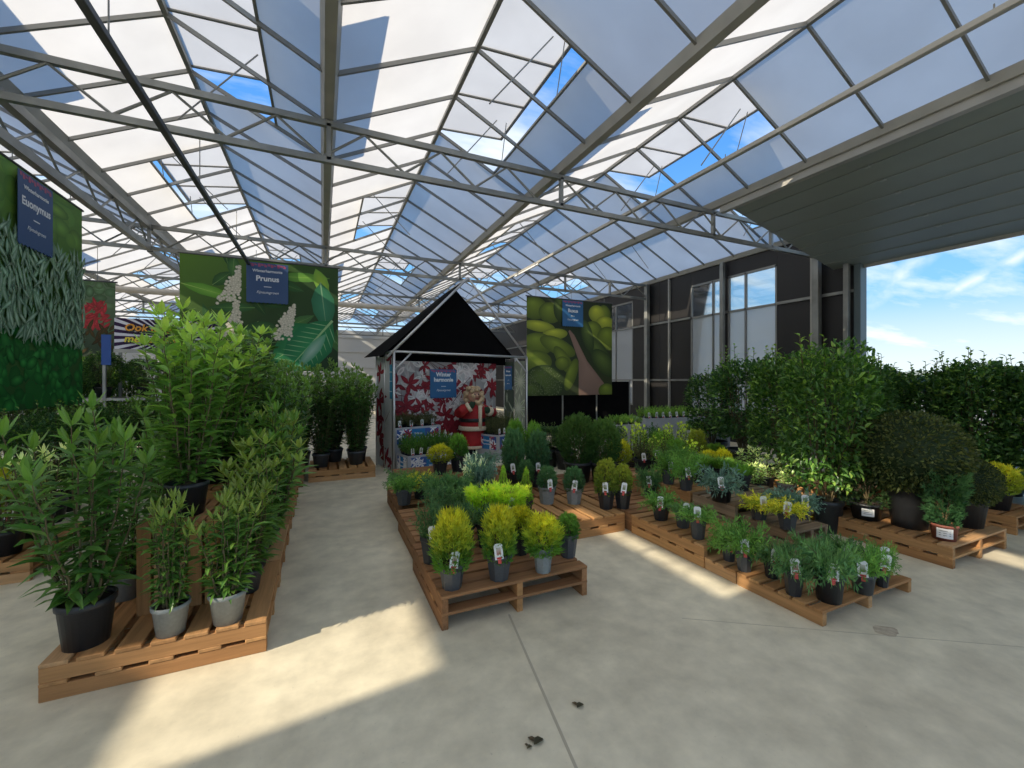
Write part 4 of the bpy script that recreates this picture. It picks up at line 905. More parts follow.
fr.tube([(0, 0, ZE - .34), (.34, 0, ZE)], r_ * .8, 8); fr.tube([(HW, 0, ZE - .34), (HW - .34, 0, ZE)], r_ * .8, 8)
fr.build('front_frame', 'chrome', stall, smooth=True)
fr = MB()
for x in (0, HW): fr.tube([(x, HD, 0), (x, HD, ZE)], r_, 10); fr.tube([(x, 0, ZE), (x, HD, ZE)], r_, 10); fr.tube([(x, HD * .5, 0), (x, HD * .5, ZE)], r_, 10)
fr.tube([(0, HD, ZE), (HW, HD, ZE)], r_, 10); fr.tube([(apx, 0, ZA), (apx, HD, ZA - .15)], r_, 10); fr.build('rear_frame', 'chrome', stall, smooth=True)
cl = MB()
yb = .55
def slab(P):
    n = Vector(P[1]) - Vector(P[0]); n = n.cross(Vector(P[2]) - Vector(P[0])).normalized() * .008; q = [tuple(Vector(p) + n) for p in P]; k = len(P)
    cl.add(list(P) + q, [tuple(range(k)), tuple(range(k, 2 * k))[::-1]] + [(i, (i + 1) % k, k + (i + 1) % k, k + i) for i in range(k)])
slab([(-.18, .08, ZE - .08), (-.18, HD + .15, ZE - .08), (apx, HD + .15, ZA - .18), (apx, .08, ZA - .03)][::-1])
slab([(HW + .1, yb, ZE - .0), (HW + .1, HD + .15, ZE - .0), (apx, HD + .15, ZA - .18), (apx, yb, ZA - .10)])
slab([(-.05, yb, ZE - .02), (HW + .02, yb, ZE - .02), (apx, yb, ZA - .13)])
slab([(.03, HD - .05, ZE - .16), (HW - .03, HD - .05, ZE - .16), (HW - .03, HD - .05, ZE + .02), (.03, HD - .05, ZE + .02)])
cl.build('canopy', 'black_cloth', stall)
def red_leaves(pic, n, seed, cx=None):
    r = random.Random(seed)
    for k in range(n):
        x, z = r.uniform(-pic.w / 2, pic.w / 2), r.uniform(0, pic.h); s = r.uniform(.13, .28); rd = r.random() < .62
        c0 = (.27, .025, .035) if rd else (.42, .38, .38); c1 = (.15, .012, .02) if rd else (.55, .53, .53)
        a0 = r.uniform(0, 6)
        for q in range(5): pic.leaf(x, z, s, s * .38, a0 + q * 1.0 + r.uniform(-.2, .2), jit(c0, r, .2), jit(c1, r, .3))
        if k % 4 == 0: pic.leaf(x, z, s * 3, .015, r.uniform(0, 3), (.12, .06, .06), (.12, .06, .06))
p = Pic(2.72, 1.95, [(.30, .28, .29), (.26, .25, .26), (.32, .31, .31), (.28, .26, .27)]); red_leaves(p, 190, 5)
e = link('back_print', None, stall, (1.40, HD - .07, .02)); p.build(e)
sign(e, -.02, 1.20, .62, .60, [('Winter', .82, .19, 0, .006), ('harmonie', .64, .19, 0, .006), ('Fijntuingroen', .28, .10, .35, 0)], y=-.03)
e = link('side_print', None, stall, (.03, HD / 2 + .02, .02)); e.rotation_euler = (0, 0, PI / 2); p = Pic(HD - .1, 2.0, (.34, .33, .33)); red_leaves(p, 30, 8); p.build(e)
e = link('outer_print', None, stall, (-.012, HD / 2 + .02, .02)); e.rotation_euler = (0, 0, -PI / 2); p = Pic(HD - .1, 2.0, (.45, .45, .45)); red_leaves(p, 12, 9); p.build(e)
b = MB(); b.box(-.05, .05, -.004, 0, 1.25, 1.85); q = b.build('sticker', 'teal', e); q.location = (.36, -.02, 0)
for zz in (1.38, 1.56, 1.72): lettering('harmonie', .028, 'letter', e, (.36, -.028, zz))
# right side: two printed panels on the inner face
e = link('side_print', None, stall, (HW - .03, HD * .26, .02)); e.rotation_euler = (0, 0, -PI / 2); p = Pic(HD * .46, 2.0, (.30, .33, .25)); r = random.Random(4)
for cx, cz in ((.02, 1.55), (-.05, .95), (.05, .4)):
    for q in range(9):
        a = q * .7; p.leaf(cx, cz, .34, .075, a, (.16, .24, .09), (.62, .64, .54), (.5, .55, .4))
p.build(e)
e = link('side_print', None, stall, (HW - .03, HD * .75, .02)); e.rotation_euler = (0, 0, -PI / 2); p = Pic(HD * .44, 2.0, (.05, .07, .05))
for k in range(26): p.leaf(r.uniform(-.25, .25), r.uniform(0, 1.4), r.uniform(.2, .4), .05, r.uniform(.3, 2.6), (.22, .28, .20), (.34, .38, .30))
p.build(e); sign(e, 0, 1.35, .26, .55, [('Winter', .78, .2, 0, .006), ('harmonie', .62, .2, 0, .006), ('Fijntuin', .27, .13, .35, 0)], y=-.02)
# ---- grey display boxes
def dbox(x, y, w, l, h, rz, label, red=True, grp='grey display boxes with printed fronts'):
    t = thing('display_box', label, 'display box', (x, y, 0), rz, grp); m = MB(); k = .018
    m.box(-w / 2, w / 2, -l / 2, -l / 2 + k, 0, h); m.box(-w / 2, w / 2, l / 2 - k, l / 2, 0, h); m.box(-w / 2, -w / 2 + k, -l / 2 + k, l / 2 - k, 0, h); m.box(w / 2 - k, w / 2, -l / 2 + k, l / 2 - k, 0, h)
    m.box(-w / 2 + k, w / 2 - k, -l / 2 + k, l / 2 - k, h - .10, h - .085); m.build('body', 'box_grey', t, bevel=.003)
    if red is not None:
        for side in (0, 1):
            ww = (w if side == 0 else l) - .10; hh = min(.26, h * .8); e = link('front_print', None, t, (0, -l / 2 - .003, h - hh - .035) if side == 0 else (-w / 2 - .003, 0, h - hh - .035))
            if side: e.rotation_euler = (0, 0, -PI / 2)
            p = Pic(ww, hh, (.05, .10, .30)); rr = random.Random(int(x * 100) + side)
            for q in range(16):
                cx = rr.choice((-1, 1)) * rr.uniform(.16, .5) * ww; cz = rr.uniform(0, hh)
                for i in range(5): p.leaf(cx, cz, .09, .03, i * 1.25 + q, (.55, .55, .58) if (q % 2 or not red) else (.34, .03, .05), (.68, .68, .7) if (q % 2 or not red) else (.25, .02, .04))
            p.fan((0, hh / 2), [(-.16 * ww, 0), (.16 * ww, 0), (.16 * ww, hh), (-.16 * ww, hh)], (.03, .17, .38), (.03, .17, .38)); p.build(e)
            lettering('Winter', .055, 'letter', e, (0, -.006, hh * .66), 0, .0015); lettering('harmonie', .045, 'letter', e, (0, -.006, hh * .40), 0, .001)
    return t, h - .085
def fill(t, w, l, zb, nx, ny, kind, tagrow, base, grp, fh, fr, cat='hedge plant'):
    o = t.location; rz = t.rotation_euler.z
    rows = ('front row', 'second row', 'third row', 'back row')
    for j in range(ny):
        for i in range(nx):
            lx = -w / 2 + w * (i + .5) / nx; ly = -l / 2 + l * (j + .5) / ny
            x = o.x + lx * math.cos(rz) - ly * math.sin(rz); y = o.y + lx * math.sin(rz) + ly * math.cos(rz)
            ordn = ('first', 'second', 'third', 'fourth', 'fifth', 'sixth', 'seventh', 'eighth', 'ninth')[i]
            plant(x, y, zb, '%s, %s from left, %s' % (base, ordn, rows[j]), cat, kind, fh, fr, min(.12, w / nx * .8), .10, 'blackhex', 'g' if (j == 0 and tagrow) else None, 'potted_hedge_plant', grp, tang=rz)
x, y = hl(.50, -.26); w, l = .94, .46; t, zb = dbox(x, y, w, l, .33, HR, 'low grey display box with a blue print, front of the stall', False); fill(t, w - .06, l - .06, zb, 6, 3, 'heather', True, 'green hedge plant in the low front box', 'hedge plants in the low front box', .36, .125)
x, y = hl(.53, .36); t, zb = dbox(x, y, w, l, .74, HR, 'taller grey display box with a red and blue print, inside the stall', True); fill(t, w - .06, l - .06, zb, 4, 2, 'redheather', True, 'dark hedge plant in the taller box', 'hedge plants in the taller box', .27, .145)
x, y = hl(2.28, .02); t, zb = dbox(x, y, .70, .60, .50, HR + .25, 'grey display box right of the red-coated figurine', True); fill(t, .64, .54, zb, 4, 3, 'redheather', True, 'brownish plant in the right stall box', 'plants in the box right of the figurine', .44, .12)
x, y = atd(704, 8.0); t, zb = dbox(x, y, .76, .50, .66, -.1, 'plain grey display box below the windows', None); fill(t, .70, .44, zb, 4, 2, 'palegreen', True, 'pale green tray plant in the plain grey box', 'tray plants in the plain grey box', .16, .10)
x, y = atd(668, 9.2); t, zb = dbox(x, y, 1.5, .55, .80, -.12, 'long grey bench box in front of the black wall', None); fill(t, 1.4, .48, zb, 8, 2, 'palegreen', True, 'light green tray plant on the long bench', 'tray plants on the long bench', .24, .10)
x, y = atd(625, 8.6); t, zb = dbox(x, y, .75, .5, .72, 0, 'grey display box under the clipped-garden banner', None); fill(t, .70, .44, zb, 4, 2, 'palegreen', False, 'light green tray plant below the banner', 'tray plants below the banner', .18, .10)
# ---- figurine in a red coat
fx, fy = atd(473, 8.75); fig = thing('figurine', 'life-size figurine in a red coat with fur trim and green mittens', 'figurine', (fx, fy, 0), HR - .05)
def blobs(name, m, parts, vox=.02, par=None, sm=True):
    b = MB()
    for pt in parts:
        if pt[0] == 'b': b.ball(pt[1], *pt[2], 18, 12)
        elif pt[0] == 't': b.tube(pt[1], pt[2], 12)
        else: b.lathe(pt[1], 24, cap=(True, True))
    o = b.build(name, m, par or fig, smooth=True); md = o.modifiers.new('join', 'REMESH'); md.mode = 'VOXEL'; md.voxel_size = vox; md.use_smooth_shade = True
    return o
blobs('body', 'skin', [('l', [(.10, .25), (.14, .5), (.16, .9), (.10, 1.1), (.07, 1.2)]), ('b', (0, -.03, 1.27), (.125, .125, .145)), ('b', (0, -.16, 1.27), (.03, .035, .03)), ('t', [(-.09, 0, .3), (-.09, 0, .05)], .06), ('t', [(.09, 0, .3), (.09, 0, .05)], .06), ('b', (-.125, -.02, 1.27), (.02, .03, .04)), ('b', (.125, -.02, 1.27), (.02, .03, .04))])
blobs('coat', 'red', [('l', [(.24, .22), (.25, .30), (.24, .50), (.27, .62), (.28, .78), (.27, .95), (.22, 1.08), (.12, 1.15)]), ('t', [(-.20, 0, 1.03), (-.36, -.05, .93), (-.36, -.20, 1.0), (-.27, -.26, 1.05)], [.10, .105, .10, .085]), ('t', [(.20, 0, 1.03), (.38, -.06, .90), (.34, -.22, .92), (.22, -.29, .95)], [.10, .105, .10, .085])])
blobs('trousers', 'red', [('t', [(-.10, 0, .40), (-.11, 0, .2)], .10), ('t', [(.10, 0, .40), (.11, 0, .2)], .10)])
b = MB(); b.lathe([(.25, .56), (.295, .57), (.305, .61), (.295, .65), (.25, .66)], 26); b.tube([(0, -.275, 1.08), (0, -.285, .62)], .04, 10); b.tube([(-.285, -.25, 1.04), (-.235, -.28, 1.075)], .10, 12); b.tube([(.24, -.285, .945), (.19, -.30, .965)], .10, 12); b.lathe([(.22, .19), (.265, .20), (.265, .25), (.22, .26)], 26); b.build('fur_trim', 'fur', fig, smooth=True)
b = MB(); b.lathe([(.275, .74), (.292, .75), (.292, .81), (.275, .82)], 26); b.build('belt', 'boot', fig, smooth=True)
for s, c in ((-1, (-.21, -.30, 1.10)), (1, (.15, -.32, .985))):
    blobs('mitten', 'mitten', [('b', c, (.062, .055, .075)), ('b', (c[0] - s * .055, c[1] - .01, c[2] + .03), (.025, .025, .045))], .012)
for s in (-1, 1): blobs('boot', 'boot', [('t', [(s * .11, 0, .22), (s * .11, 0, .05)], [.095, .085]), ('b', (s * .11, -.06, .05), (.085, .15, .05))], .014)
r = random.Random(9); pts = []
for k in range(90):
    a = r.uniform(-3.1, 3.1); z = r.uniform(-.30, .17) if abs(a) < 1.6 else r.uniform(-.1, .17); q = .15 + .05 * r.random() - .12 * max(0, -z - .1)
    if abs(a) < .55 and z > -.06 and z < .10: continue
    q *= math.sqrt(max(.05, 1 - (max(0, z) / .2) ** 2)); pts.append(('b', (q * math.sin(a), -.03 - q * math.cos(a), 1.27 + z), (.045, .045, .045)))
blobs('beard', 'beard', pts, .014)
for s in (-1, 1):
    b = MB(); b.ball((s * .045, -.145, 1.305), .016, .012, .016, 10, 8); b.build('eye', 'boot', fig, smooth=True)
b = MB(); b.bar((-.035, -.153, 1.215), (.035, -.153, 1.215), .012, .012); b.build('mouth', 'red', fig)
# ================================================================== banners
def banner(w, h, x, y, z, rz, label, pic, tube=True):
    t = thing('hanging_banner', label, 'banner', (x, y, z), rz, 'printed plant banners under the girders'); pic.build(t)
    b = MB(); b.tube([(-w / 2 - .03, .002, h + .012), (w / 2 + .03, .002, h + .012)], .016, 8); b.build('top_tube', 'darksteel', t)
    for s in (-.4, 0, .4): MB().tube([(s * w, .002, h + .02), (s * w, .002, max(h + .05, ZL - z))], .005, 6).build('hook', 'steel', t)
    return t
LN = lambda a: [('Winterharmonie', .80, .105, 0, .002), (a, .61, .20, 0, .006), ('Fijntuingroen', .27, .10, .3, 0)]
# white-flower laurel banner
w, h = 2.94, 2.35; p = Pic(w, h, [(.03, .06, .02), (.02, .045, .02), (.03, .07, .02), (.10, .20, .03)]); r = random.Random(11)
for k in range(26): p.leaf(r.uniform(-1.5, 1.5), r.uniform(0, 2.4), r.uniform(.4, .9), r.uniform(.15, .3), r.uniform(0, 6.3), jit((.06, .16, .04), r, .4), jit((.035, .10, .03), r, .4), (.16, .28, .08))
p.leaf(-1.45, 1.75, 1.0, .24, -.25, (.20, .42, .06), (.10, .27, .03), (.35, .5, .12)); p.leaf(.2, 2.05, 1.1, .22, .05, (.16, .36, .05), (.10, .25, .04), (.3, .45, .1))
p.leaf(1.0, 2.3, .7, .3, -1.2, (.30, .46, .05), (.18, .36, .05)); p.leaf(1.1, 2.0, 1.1, .5, -1.45, (.05, .22, .12), (.03, .15, .07), (.2, .36, .2))
p.leaf(1.25, .95, 1.35, .95, -2.55, (.05, .30, .10), (.02, .15, .05), (.30, .48, .22)); p.leaf(1.35, 1.15, 1.6, .9, -2.25, (.04, .27, .10), (.02, .16, .06), (.28, .46, .22))
for k in range(11): p.leaf(1.28 - k * .09, 1.02 - k * .10, .42, .02, -1.25, (.26, .45, .24), (.18, .38, .18)); p.leaf(1.28 - k * .09, 1.02 - k * .10, .42, .02, 3.0, (.26, .45, .24), (.18, .38, .18))
p.leaf(1.22, .85, 1.0, .26, -2.2, (.34, .50, .42), (.10, .32, .18))
for cx, cz, ang in ((-.62, 1.55, 1.3), (.35, .85, 1.2), (-.55, .8, 1.5)):
    for k in range(170):
        t = r.random(); p.blob(cx + math.cos(ang) * (t - .2) * .75 + r.uniform(-.2, .2) * (1.1 - t), cz + math.sin(ang) * (t - .2) * .75 + r.uniform(-.1, .1), .034, .034, (.74, .70, .60), (.48, .44, .33), 6)
tb = banner(w, h, -1.14, 10.42, 1.80, 0, 'wide banner with a big glossy leaf and white flowers, sign reading Prunus', p); sign(tb, .07, 1.44, .78, .86, LN('Prunus'), 'navy', -.05)
# clipped garden banner
w, h = 2.90, 2.76; p = Pic(w, h, [(.03, .045, .02), (.04, .05, .02), (.02, .03, .015), (.03, .04, .02)])
p.fan((.55, .8), [(.25, 0), (1.25, 0), (1.15, .35), (.55, 1.0), (.10, 1.75), (-.06, 1.9), (-.1, 1.85), (.25, 1.0)], (.26, .17, .13), (.20, .13, .10))
gd = ((.20, .27, .035), (.07, .10, .02)); gl = ((.46, .50, .05), (.16, .20, .03)); dk = ((.10, .15, .035), (.03, .05, .018))
for x, z, rx, rz, c, ro in ((-1.2, 2.45, .42, .32, gd, 0), (-.7, 2.35, .38, .3, gd, 0), (-.35, 2.5, .25, .4, dk, 0), (-1.05, 1.95, .5, .16, gl, -.1), (-.55, 1.75, .42, .16, gl, .1), (-1.1, 1.45, .5, .32, gd, 0), (-.45, 1.4, .62, .24, gd, -.35), (-1.15, .95, .5, .32, gd, 0), (-.25, 1.0, .5, .2, gd, -.9), (-.30, .92, .24, .2, gd, 0), (0, .6, .5, .18, gd, 1.2), (1.15, 2.4, .25, .3, gd, 0), (.9, 2.42, .3, .26, gl, 0), (1.2, 2.15, .34, .22, gl, 0), (.75, 1.9, .34, .3, gd, 0), (1.3, 1.7, .4, .36, gd, 0), (.95, 1.3, .62, .26, dk, -.8), (1.15, .95, .55, .3, dk, -.7), (.55, 1.75, .2, .5, dk, .3), (-.9, .35, .66, .52, dk, 0), (-1.3, .1, .4, .3, dk, 0), (1.25, .12, .3, .22, gd, 0)):
    p.blob(x, z, rx, rz, c[0], c[1], 26, (-.15, .5), ro)
r = random.Random(2)
for k in range(240):
    a = r.uniform(0, 6.28); q = math.sqrt(r.random()); p.blob(-.9 + .6 * q * math.cos(a), .35 + .46 * q * math.sin(a), .018, .018, (.16, .20, .09), (.08, .11, .04), 5)
tb = banner(w, h, 6.60, 10.42, 1.16, 0, 'banner with a clipped garden and path, sign reading Buxus', p); sign(tb, .02, 1.98, .70, .76, LN('Buxus'), 'blue', -.05)
# silvery leaf banner on the left girder
w, h = 2.95, 2.75; p = Pic(w, h, [(.03, .10, .02), (.015, .06, .015), (.09, .20, .03), (.10, .19, .04)]); r = random.Random(21)
for k in range(70): p.blob(r.uniform(-1.5, 1.5), r.uniform(1.7, 2.75), r.uniform(.1, .3), r.uniform(.06, .2), jit((.13, .26, .04), r, .4), jit((.08, .18, .03), r, .3), 12)
for k in range(260):
    x, z = r.uniform(-1.55, 1.55), r.uniform(.0, 1.0) ** .9; p.blob(x, z, r.uniform(.05, .14), r.uniform(.05, .13), jit((.03, .22, .035), r, .5), jit((.01, .09, .015), r, .4), 7, (0, .2), r.uniform(0, 3))
for k in range(900):
    x, z = r.uniform(-1.5, 1.5), .75 + 1.2 * r.random() ** 1.15; c = jit((.30, .42, .30), r, .4); p.leaf(x, z, r.uniform(.16, .34), r.uniform(.04, .075), r.uniform(.6, 2.5), c, jit((.12, .22, .12), r, .4), (.45, .52, .42))
tb = banner(w, h, XA - BAY + .0, 6.52, 1.26, PI / 2, 'tall banner of silvery green leaves on the left, sign reading Euonymus', p); sign(tb, .32, 1.86, .66, .84, LN('Euonymus'), 'navy', -.05)
# red shrub banner farther left
w, h = 2.6, 2.1; p = Pic(w, h, [(.008, .012, .008), (.008, .012, .008), (.12, .18, .10), (.20, .15, .13)]); r = random.Random(31)
for k in range(120): p.blob(r.uniform(-1.3, 1.3), r.uniform(1.2, 2.1), r.uniform(.06, .16), r.uniform(.05, .12), jit((.14, .24, .12), r, .4), jit((.07, .12, .05), r, .4), 8)
for k in range(160): p.leaf(r.uniform(.1, 1.15), r.uniform(1.15, 1.65), r.uniform(.1, .24), .06, r.uniform(.3, 2.8), jit((.55, .05, .06), r, .3), jit((.30, .03, .03), r, .3))
for k in range(70): p.leaf(r.uniform(-.6, 1.3), r.uniform(.7, 1.25), r.uniform(.1, .24), .06, r.uniform(.3, 2.8), jit((.10, .05, .015), r, .4), jit((.04, .04, .015), r, .4))
banner(w, h, -4.90, 10.42, 1.35, 0, 'banner with a red-leaved shrub, partly behind the silvery-leaf one', p)
# black cloth under the clipped garden banner
b = MB(); b.box(5.1, 8.9, 10.62, 10.635, .05, 1.55); q = tag(b.build('black_screen', 'black_cloth'), 'black cloth screen under the clipped-garden banner', 'screen')
b = MB(); b.box(5.1, 8.9, 10.60, 10.66, 0, .05); b.build('bottom_rail', 'darksteel', q)
for x in (5.14, 6.4, 7.6, 8.86): b = MB(); b.tube([(x, 10.58, 0), (x, 10.58, 1.62)], .025, 8); b.build('post', 'steel', q)
# ================================================================== rack and sign on the left
rack = thing('metal_rack', 'metal plant rack with a striped yellow-lettered sign on top', 'rack', (-3.62, 9.45, 0))
for x in (-1.7, .32, 1.62):
    for y in (-.3, .3): b = MB(); b.box(x - .02, x + .02, y - .02, y + .02, 0, 2.1); b.build('post', 'steel', rack)
for z in (.62, 1.30):
    b = MB()
    for y in (-.3, .3): b.box(-1.72, 1.64, y - .015, y + .015, z - .045, z - .005)
    for k in range(9): b.box(-1.70 + k * .413, -1.66 + k * .413, -.3, .3, z - .02, z)
    b.build('shelf', 'steel_pale', rack)
b = MB(); b.box(.30, .42, -.36, -.34, 1.85, 2.35); b.build('side_board', 'bluepost', rack)
sb = link('sign_board', None, rack, (1.18, -.33, 2.12)); w, h = 1.45, .52
p = Pic(w, h, (.62, .60, .66)); 
for k in range(40):
    a = PI * 2 * k / 40
    p.fan((.0, .22), [(1.2 * math.cos(a), .22 + 1.2 * math.sin(a)), (1.2 * math.cos(a + .08), .22 + 1.2 * math.sin(a + .08)), (.01, .221)], (.03, .012, .05), (.03, .012, .05))
p.build(sb)
b = MB(); b.box(-w / 2, w / 2, -.03, .006, -.06, 0); b.build('ledge', 'steel_pale', sb)
for k, (s, zz, m) in enumerate((('Ook mega', .36, 'orange'), ('met zegels', .17, 'yellow'))):
    lettering(s, .165, 'boot', sb, (-.24 + .012, -.028, zz - .012), .2, .014); lettering(s, .165, m, sb, (-.24, -.034, zz), .2, .004)
for k in range(6):
    Q(-5.1 + k * .56, 9.45, 1.30, 2.0 + .08 * (k % 2), .34, .22, .18, 'black', 'bush', None, 'dark potted shrub on the upper rack shelf, %s from the left' % ('first', 'second', 'third', 'fourth', 'fifth', 'sixth')[k], 'shrub', 'potted_shrub', 'shrubs on the metal rack')
    Q(-5.1 + k * .56, 9.45, .62, 1.27, .34, .22, .18, 'black', 'bush', None, 'dark potted shrub on the lower rack shelf, %s from the left' % ('first', 'second', 'third', 'fourth', 'fifth', 'sixth')[k], 'shrub', 'potted_shrub', 'shrubs on the metal rack')
for k in range(5):
    Q(-4.9 + k * .8, 10.08, 0, 2.0 + .1 * (k % 2), .33, .3, .25, 'black', 'hedge', None, 'tall dark bush behind the metal rack, %s from the left' % ('first', 'second', 'third', 'fourth', 'fifth')[k], 'bush', 'potted_bush', 'bushes behind the metal rack')
# ================================================================== litter on the floor
for u, v, s, l in ((577, 709, .05, 'dry dark leaf lying on the floor in front of the middle pallet'), (534, 746, .06, 'crumpled brown leaf near the bottom edge of the photo'), (527, 750, .03, 'small leaf crumb beside the crumpled brown leaf')):
    x, y = at(u, v); m = MB(); m.leaf((0, 0, .004), (1, .3, .12), (0, 0, 1), s, s * .6, (.05, .045, .025), .3, .3); m.leaf((.01, .01, .003), (-.4, 1, .15), (0, 0, 1), s * .7, s * .4, (.07, .05, .03), .3, .2)
    o = m.build('dead_leaf', 'leaf', None, loc=(x, y, .001)); tag(o, l, 'leaf', 'dry leaves on the floor')
m = MB(); r = random.Random(6); x, y = at(886, 631); vs = [(x, y, .0008)] + [(x + .075 * (1 + r.uniform(-.35, .35)) * math.cos(k * .449), y + .055 * (1 + r.uniform(-.35, .35)) * math.sin(k * .449), .0008) for k in range(14)]
m.add(vs, [(0, k + 1, (k + 1) % 14 + 1) for k in range(14)]); tag(m.build('floor_stain', 'stain'), 'dark damp stain on the floor near the low pallet end', 'stain')
# ================================================================== outside
def ridge(y0, y1, x, h, seed, m):
    r = random.Random(seed); b = MB(); n = 40; vs = []
    for k in range(n + 1):
        y = y0 + (y1 - y0) * k / n; hh = h * (.7 + .3 * math.sin(k * .7 + seed) + r.uniform(-.15, .15)); vs += [(x - 6, y, -.1), (x, y, hh), (x + 12, y, -.1)]
    fs = []
    for k in range(n): fs += [(3 * k, 3 * k + 3, 3 * k + 4, 3 * k + 1), (3 * k + 1, 3 * k + 4, 3 * k + 5, 3 * k + 2)]
    b.add(vs, fs); struct(b.build('hill', m, smooth=True))
ridge(-160, 160, 120, 3.6, 3, 'dune')
# ================================================================== light
w = bpy.data.worlds.new('world'); bpy.context.scene.world = w; w.use_nodes = True; nt = w.node_tree; nt.nodes.clear()
o = N(nt, 'ShaderNodeOutputWorld'); bg = N(nt, 'ShaderNodeBackground'); nt.links.new(bg.outputs[0], o.inputs[0])
tc = N(nt, 'ShaderNodeTexCoord'); sp = N(nt, 'ShaderNodeSeparateXYZ'); nt.links.new(tc.outputs['Generated'], sp.inputs[0])
ra = N(nt, 'ShaderNodeValToRGB'); e = ra.color_ramp.elements; e[0].position = 0.0; e[0].color = (.50, .64, .70, 1); e[1].position = 1.0; e[1].color = (.05, .20, .56, 1)
q = e.new(.16); q.color = (.20, .46, .76, 1); q = e.new(.45); q.color = (.085, .28, .68, 1)
nt.links.new(sp.outputs['Z'], ra.inputs[0])
# clouds: project the direction on a plane so that they flatten towards the horizon
mxz = N(nt, 'ShaderNodeMath', operation='MAXIMUM'); mxz.inputs[1].default_value = .0; nt.links.new(sp.outputs['Z'], mxz.inputs[0])
adz = N(nt, 'ShaderNodeMath', operation='ADD'); adz.inputs[1].default_value = .12; nt.links.new(mxz.outputs[0], adz.inputs[0])
dv = N(nt, 'ShaderNodeVectorMath', operation='DIVIDE'); cb = N(nt, 'ShaderNodeCombineXYZ')
for i in range(3): nt.links.new(adz.outputs[0], cb.inputs[i])
nt.links.new(tc.outputs['Generated'], dv.inputs[0]); nt.links.new(cb.outputs[0], dv.inputs[1])
mp = N(nt, 'ShaderNodeMapping'); mp.inputs['Scale'].default_value = (.55, 1.5, 0); mp.inputs['Rotation'].default_value = (0, 0, .6); mp.inputs['Location'].default_value = (5.2, 3.4, 0); nt.links.new(dv.outputs[0], mp.inputs[0])
nz = N(nt, 'ShaderNodeTexNoise'); nz.inputs['Scale'].default_value = 1.3; nz.inputs['Detail'].default_value = 9; nz.inputs['Roughness'].default_value = .58; nt.links.new(mp.outputs[0], nz.inputs['Vector'])
cr = N(nt, 'ShaderNodeMapRange'); cr.inputs[1].default_value = .47; cr.inputs[2].default_value = .70; nt.links.new(nz.outputs['Fac'], cr.inputs[0])
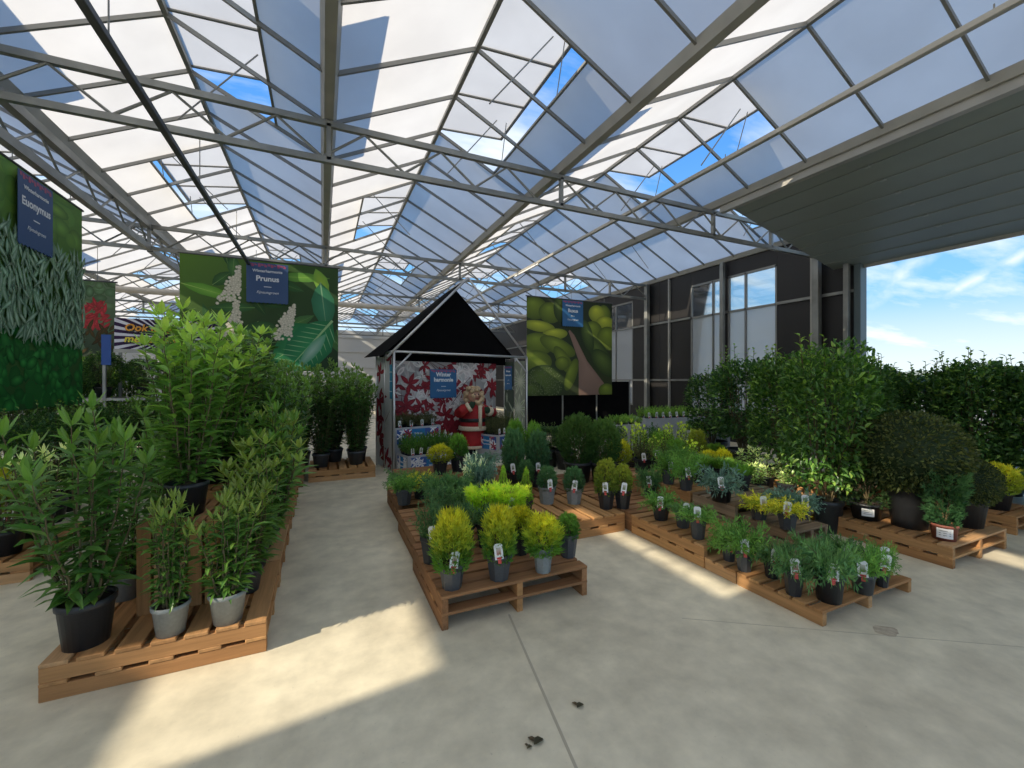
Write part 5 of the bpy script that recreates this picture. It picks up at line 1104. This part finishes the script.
# a band of low cloud over the horizon
hb = N(nt, 'ShaderNodeMapRange'); hb.inputs[1].default_value = .15; hb.inputs[2].default_value = .03; hb.inputs[3].default_value = 0; hb.inputs[4].default_value = .55; nt.links.new(sp.outputs['Z'], hb.inputs[0])
ad = N(nt, 'ShaderNodeMath', operation='MAXIMUM'); nt.links.new(cr.outputs[0], ad.inputs[0]); nt.links.new(hb.outputs[0], ad.inputs[1])
def skydir(u, v): return Vector(((u - 512) / F * CS + SN, -(u - 512) / F * SN + CS, (HY - v) / F)).normalized()
last = ad
for (a, b, wd, st) in (((868, 305), (932, 248), .020, .75), ((948, 294), (1040, 246), .014, .8)):     # two vapour trails
    d1, d2 = skydir(*a), skydir(*b); n_ = d1.cross(d2).normalized(); md = (d1 + d2).normalized()
    dt = N(nt, 'ShaderNodeVectorMath', operation='DOT_PRODUCT'); nt.links.new(tc.outputs['Generated'], dt.inputs[0]); dt.inputs[1].default_value = n_
    ab = N(nt, 'ShaderNodeMath', operation='ABSOLUTE'); nt.links.new(dt.outputs['Value'], ab.inputs[0])
    m1 = N(nt, 'ShaderNodeMapRange'); m1.inputs[1].default_value = wd; m1.inputs[2].default_value = 0; m1.inputs[4].default_value = st; nt.links.new(ab.outputs[0], m1.inputs[0])
    d3 = N(nt, 'ShaderNodeVectorMath', operation='DOT_PRODUCT'); nt.links.new(tc.outputs['Generated'], d3.inputs[0]); d3.inputs[1].default_value = md
    m2 = N(nt, 'ShaderNodeMapRange'); m2.inputs[1].default_value = math.cos(d1.angle(d2) * .62); m2.inputs[2].default_value = math.cos(d1.angle(d2) * .4); nt.links.new(d3.outputs['Value'], m2.inputs[0])
    n2 = N(nt, 'ShaderNodeTexNoise'); n2.inputs['Scale'].default_value = 26; n2.inputs['Detail'].default_value = 5; nt.links.new(tc.outputs['Generated'], n2.inputs['Vector'])
    m3 = N(nt, 'ShaderNodeMapRange'); m3.inputs[1].default_value = .3; m3.inputs[2].default_value = .6; nt.links.new(n2.outputs['Fac'], m3.inputs[0])
    q1 = N(nt, 'ShaderNodeMath', operation='MULTIPLY'); nt.links.new(m1.outputs[0], q1.inputs[0]); nt.links.new(m2.outputs[0], q1.inputs[1])
    q2 = N(nt, 'ShaderNodeMath', operation='MULTIPLY'); nt.links.new(q1.outputs[0], q2.inputs[0]); nt.links.new(m3.outputs[0], q2.inputs[1])
    nx = N(nt, 'ShaderNodeMath', operation='MAXIMUM'); nt.links.new(last.outputs[0], nx.inputs[0]); nt.links.new(q2.outputs[0], nx.inputs[1]); last = nx
ad = last
mx = N(nt, 'ShaderNodeMix', data_type='RGBA'); nt.links.new(ad.outputs[0], mx.inputs['Factor']); nt.links.new(ra.outputs[0], mx.inputs['A']); mx.inputs['B'].default_value = (.74, .78, .78, 1)
nt.links.new(mx.outputs['Result'], bg.inputs['Color']); bg.inputs['Strength'].default_value = 1.0
EL, AZ = math.radians(32), math.radians(14)
S = Vector((-math.cos(EL) * math.cos(AZ), -math.cos(EL) * math.sin(AZ), math.sin(EL)))
sun = bpy.data.lights.new('sun', 'SUN'); sun.energy = 4.2; sun.color = (1, .88, .70); sun.angle = .009
so = bpy.data.objects.new('sun', sun); C.objects.link(so); so.rotation_euler = S.to_track_quat('Z', 'Y').to_euler(); so.location = (-20, -4, 18)
# ================================================================== camera
cam = bpy.data.cameras.new('camera'); co = bpy.data.objects.new('camera', cam); C.objects.link(co)
co.location = (0, 0, H); co.rotation_euler = (PI / 2, 0, -YAW); cam.sensor_width = 36; cam.lens = 36 * F / 1024; cam.shift_y = (HY - 384) / 1024; cam.clip_end = 2000; cam.clip_start = .05
sc = bpy.context.scene; sc.camera = co
vs = sc.view_settings; vs.view_transform = 'Standard'; vs.look = 'None'; vs.gamma = 1; vs.exposure = 0.6; vs.use_curve_mapping = False
sc.cycles.use_denoising = True; sc.cycles.max_bounces = 10; sc.cycles.diffuse_bounces = 5; sc.cycles.transparent_max_bounces = 12; sc.cycles.transmission_bounces = 8
sc.cycles.sample_clamp_indirect = 6
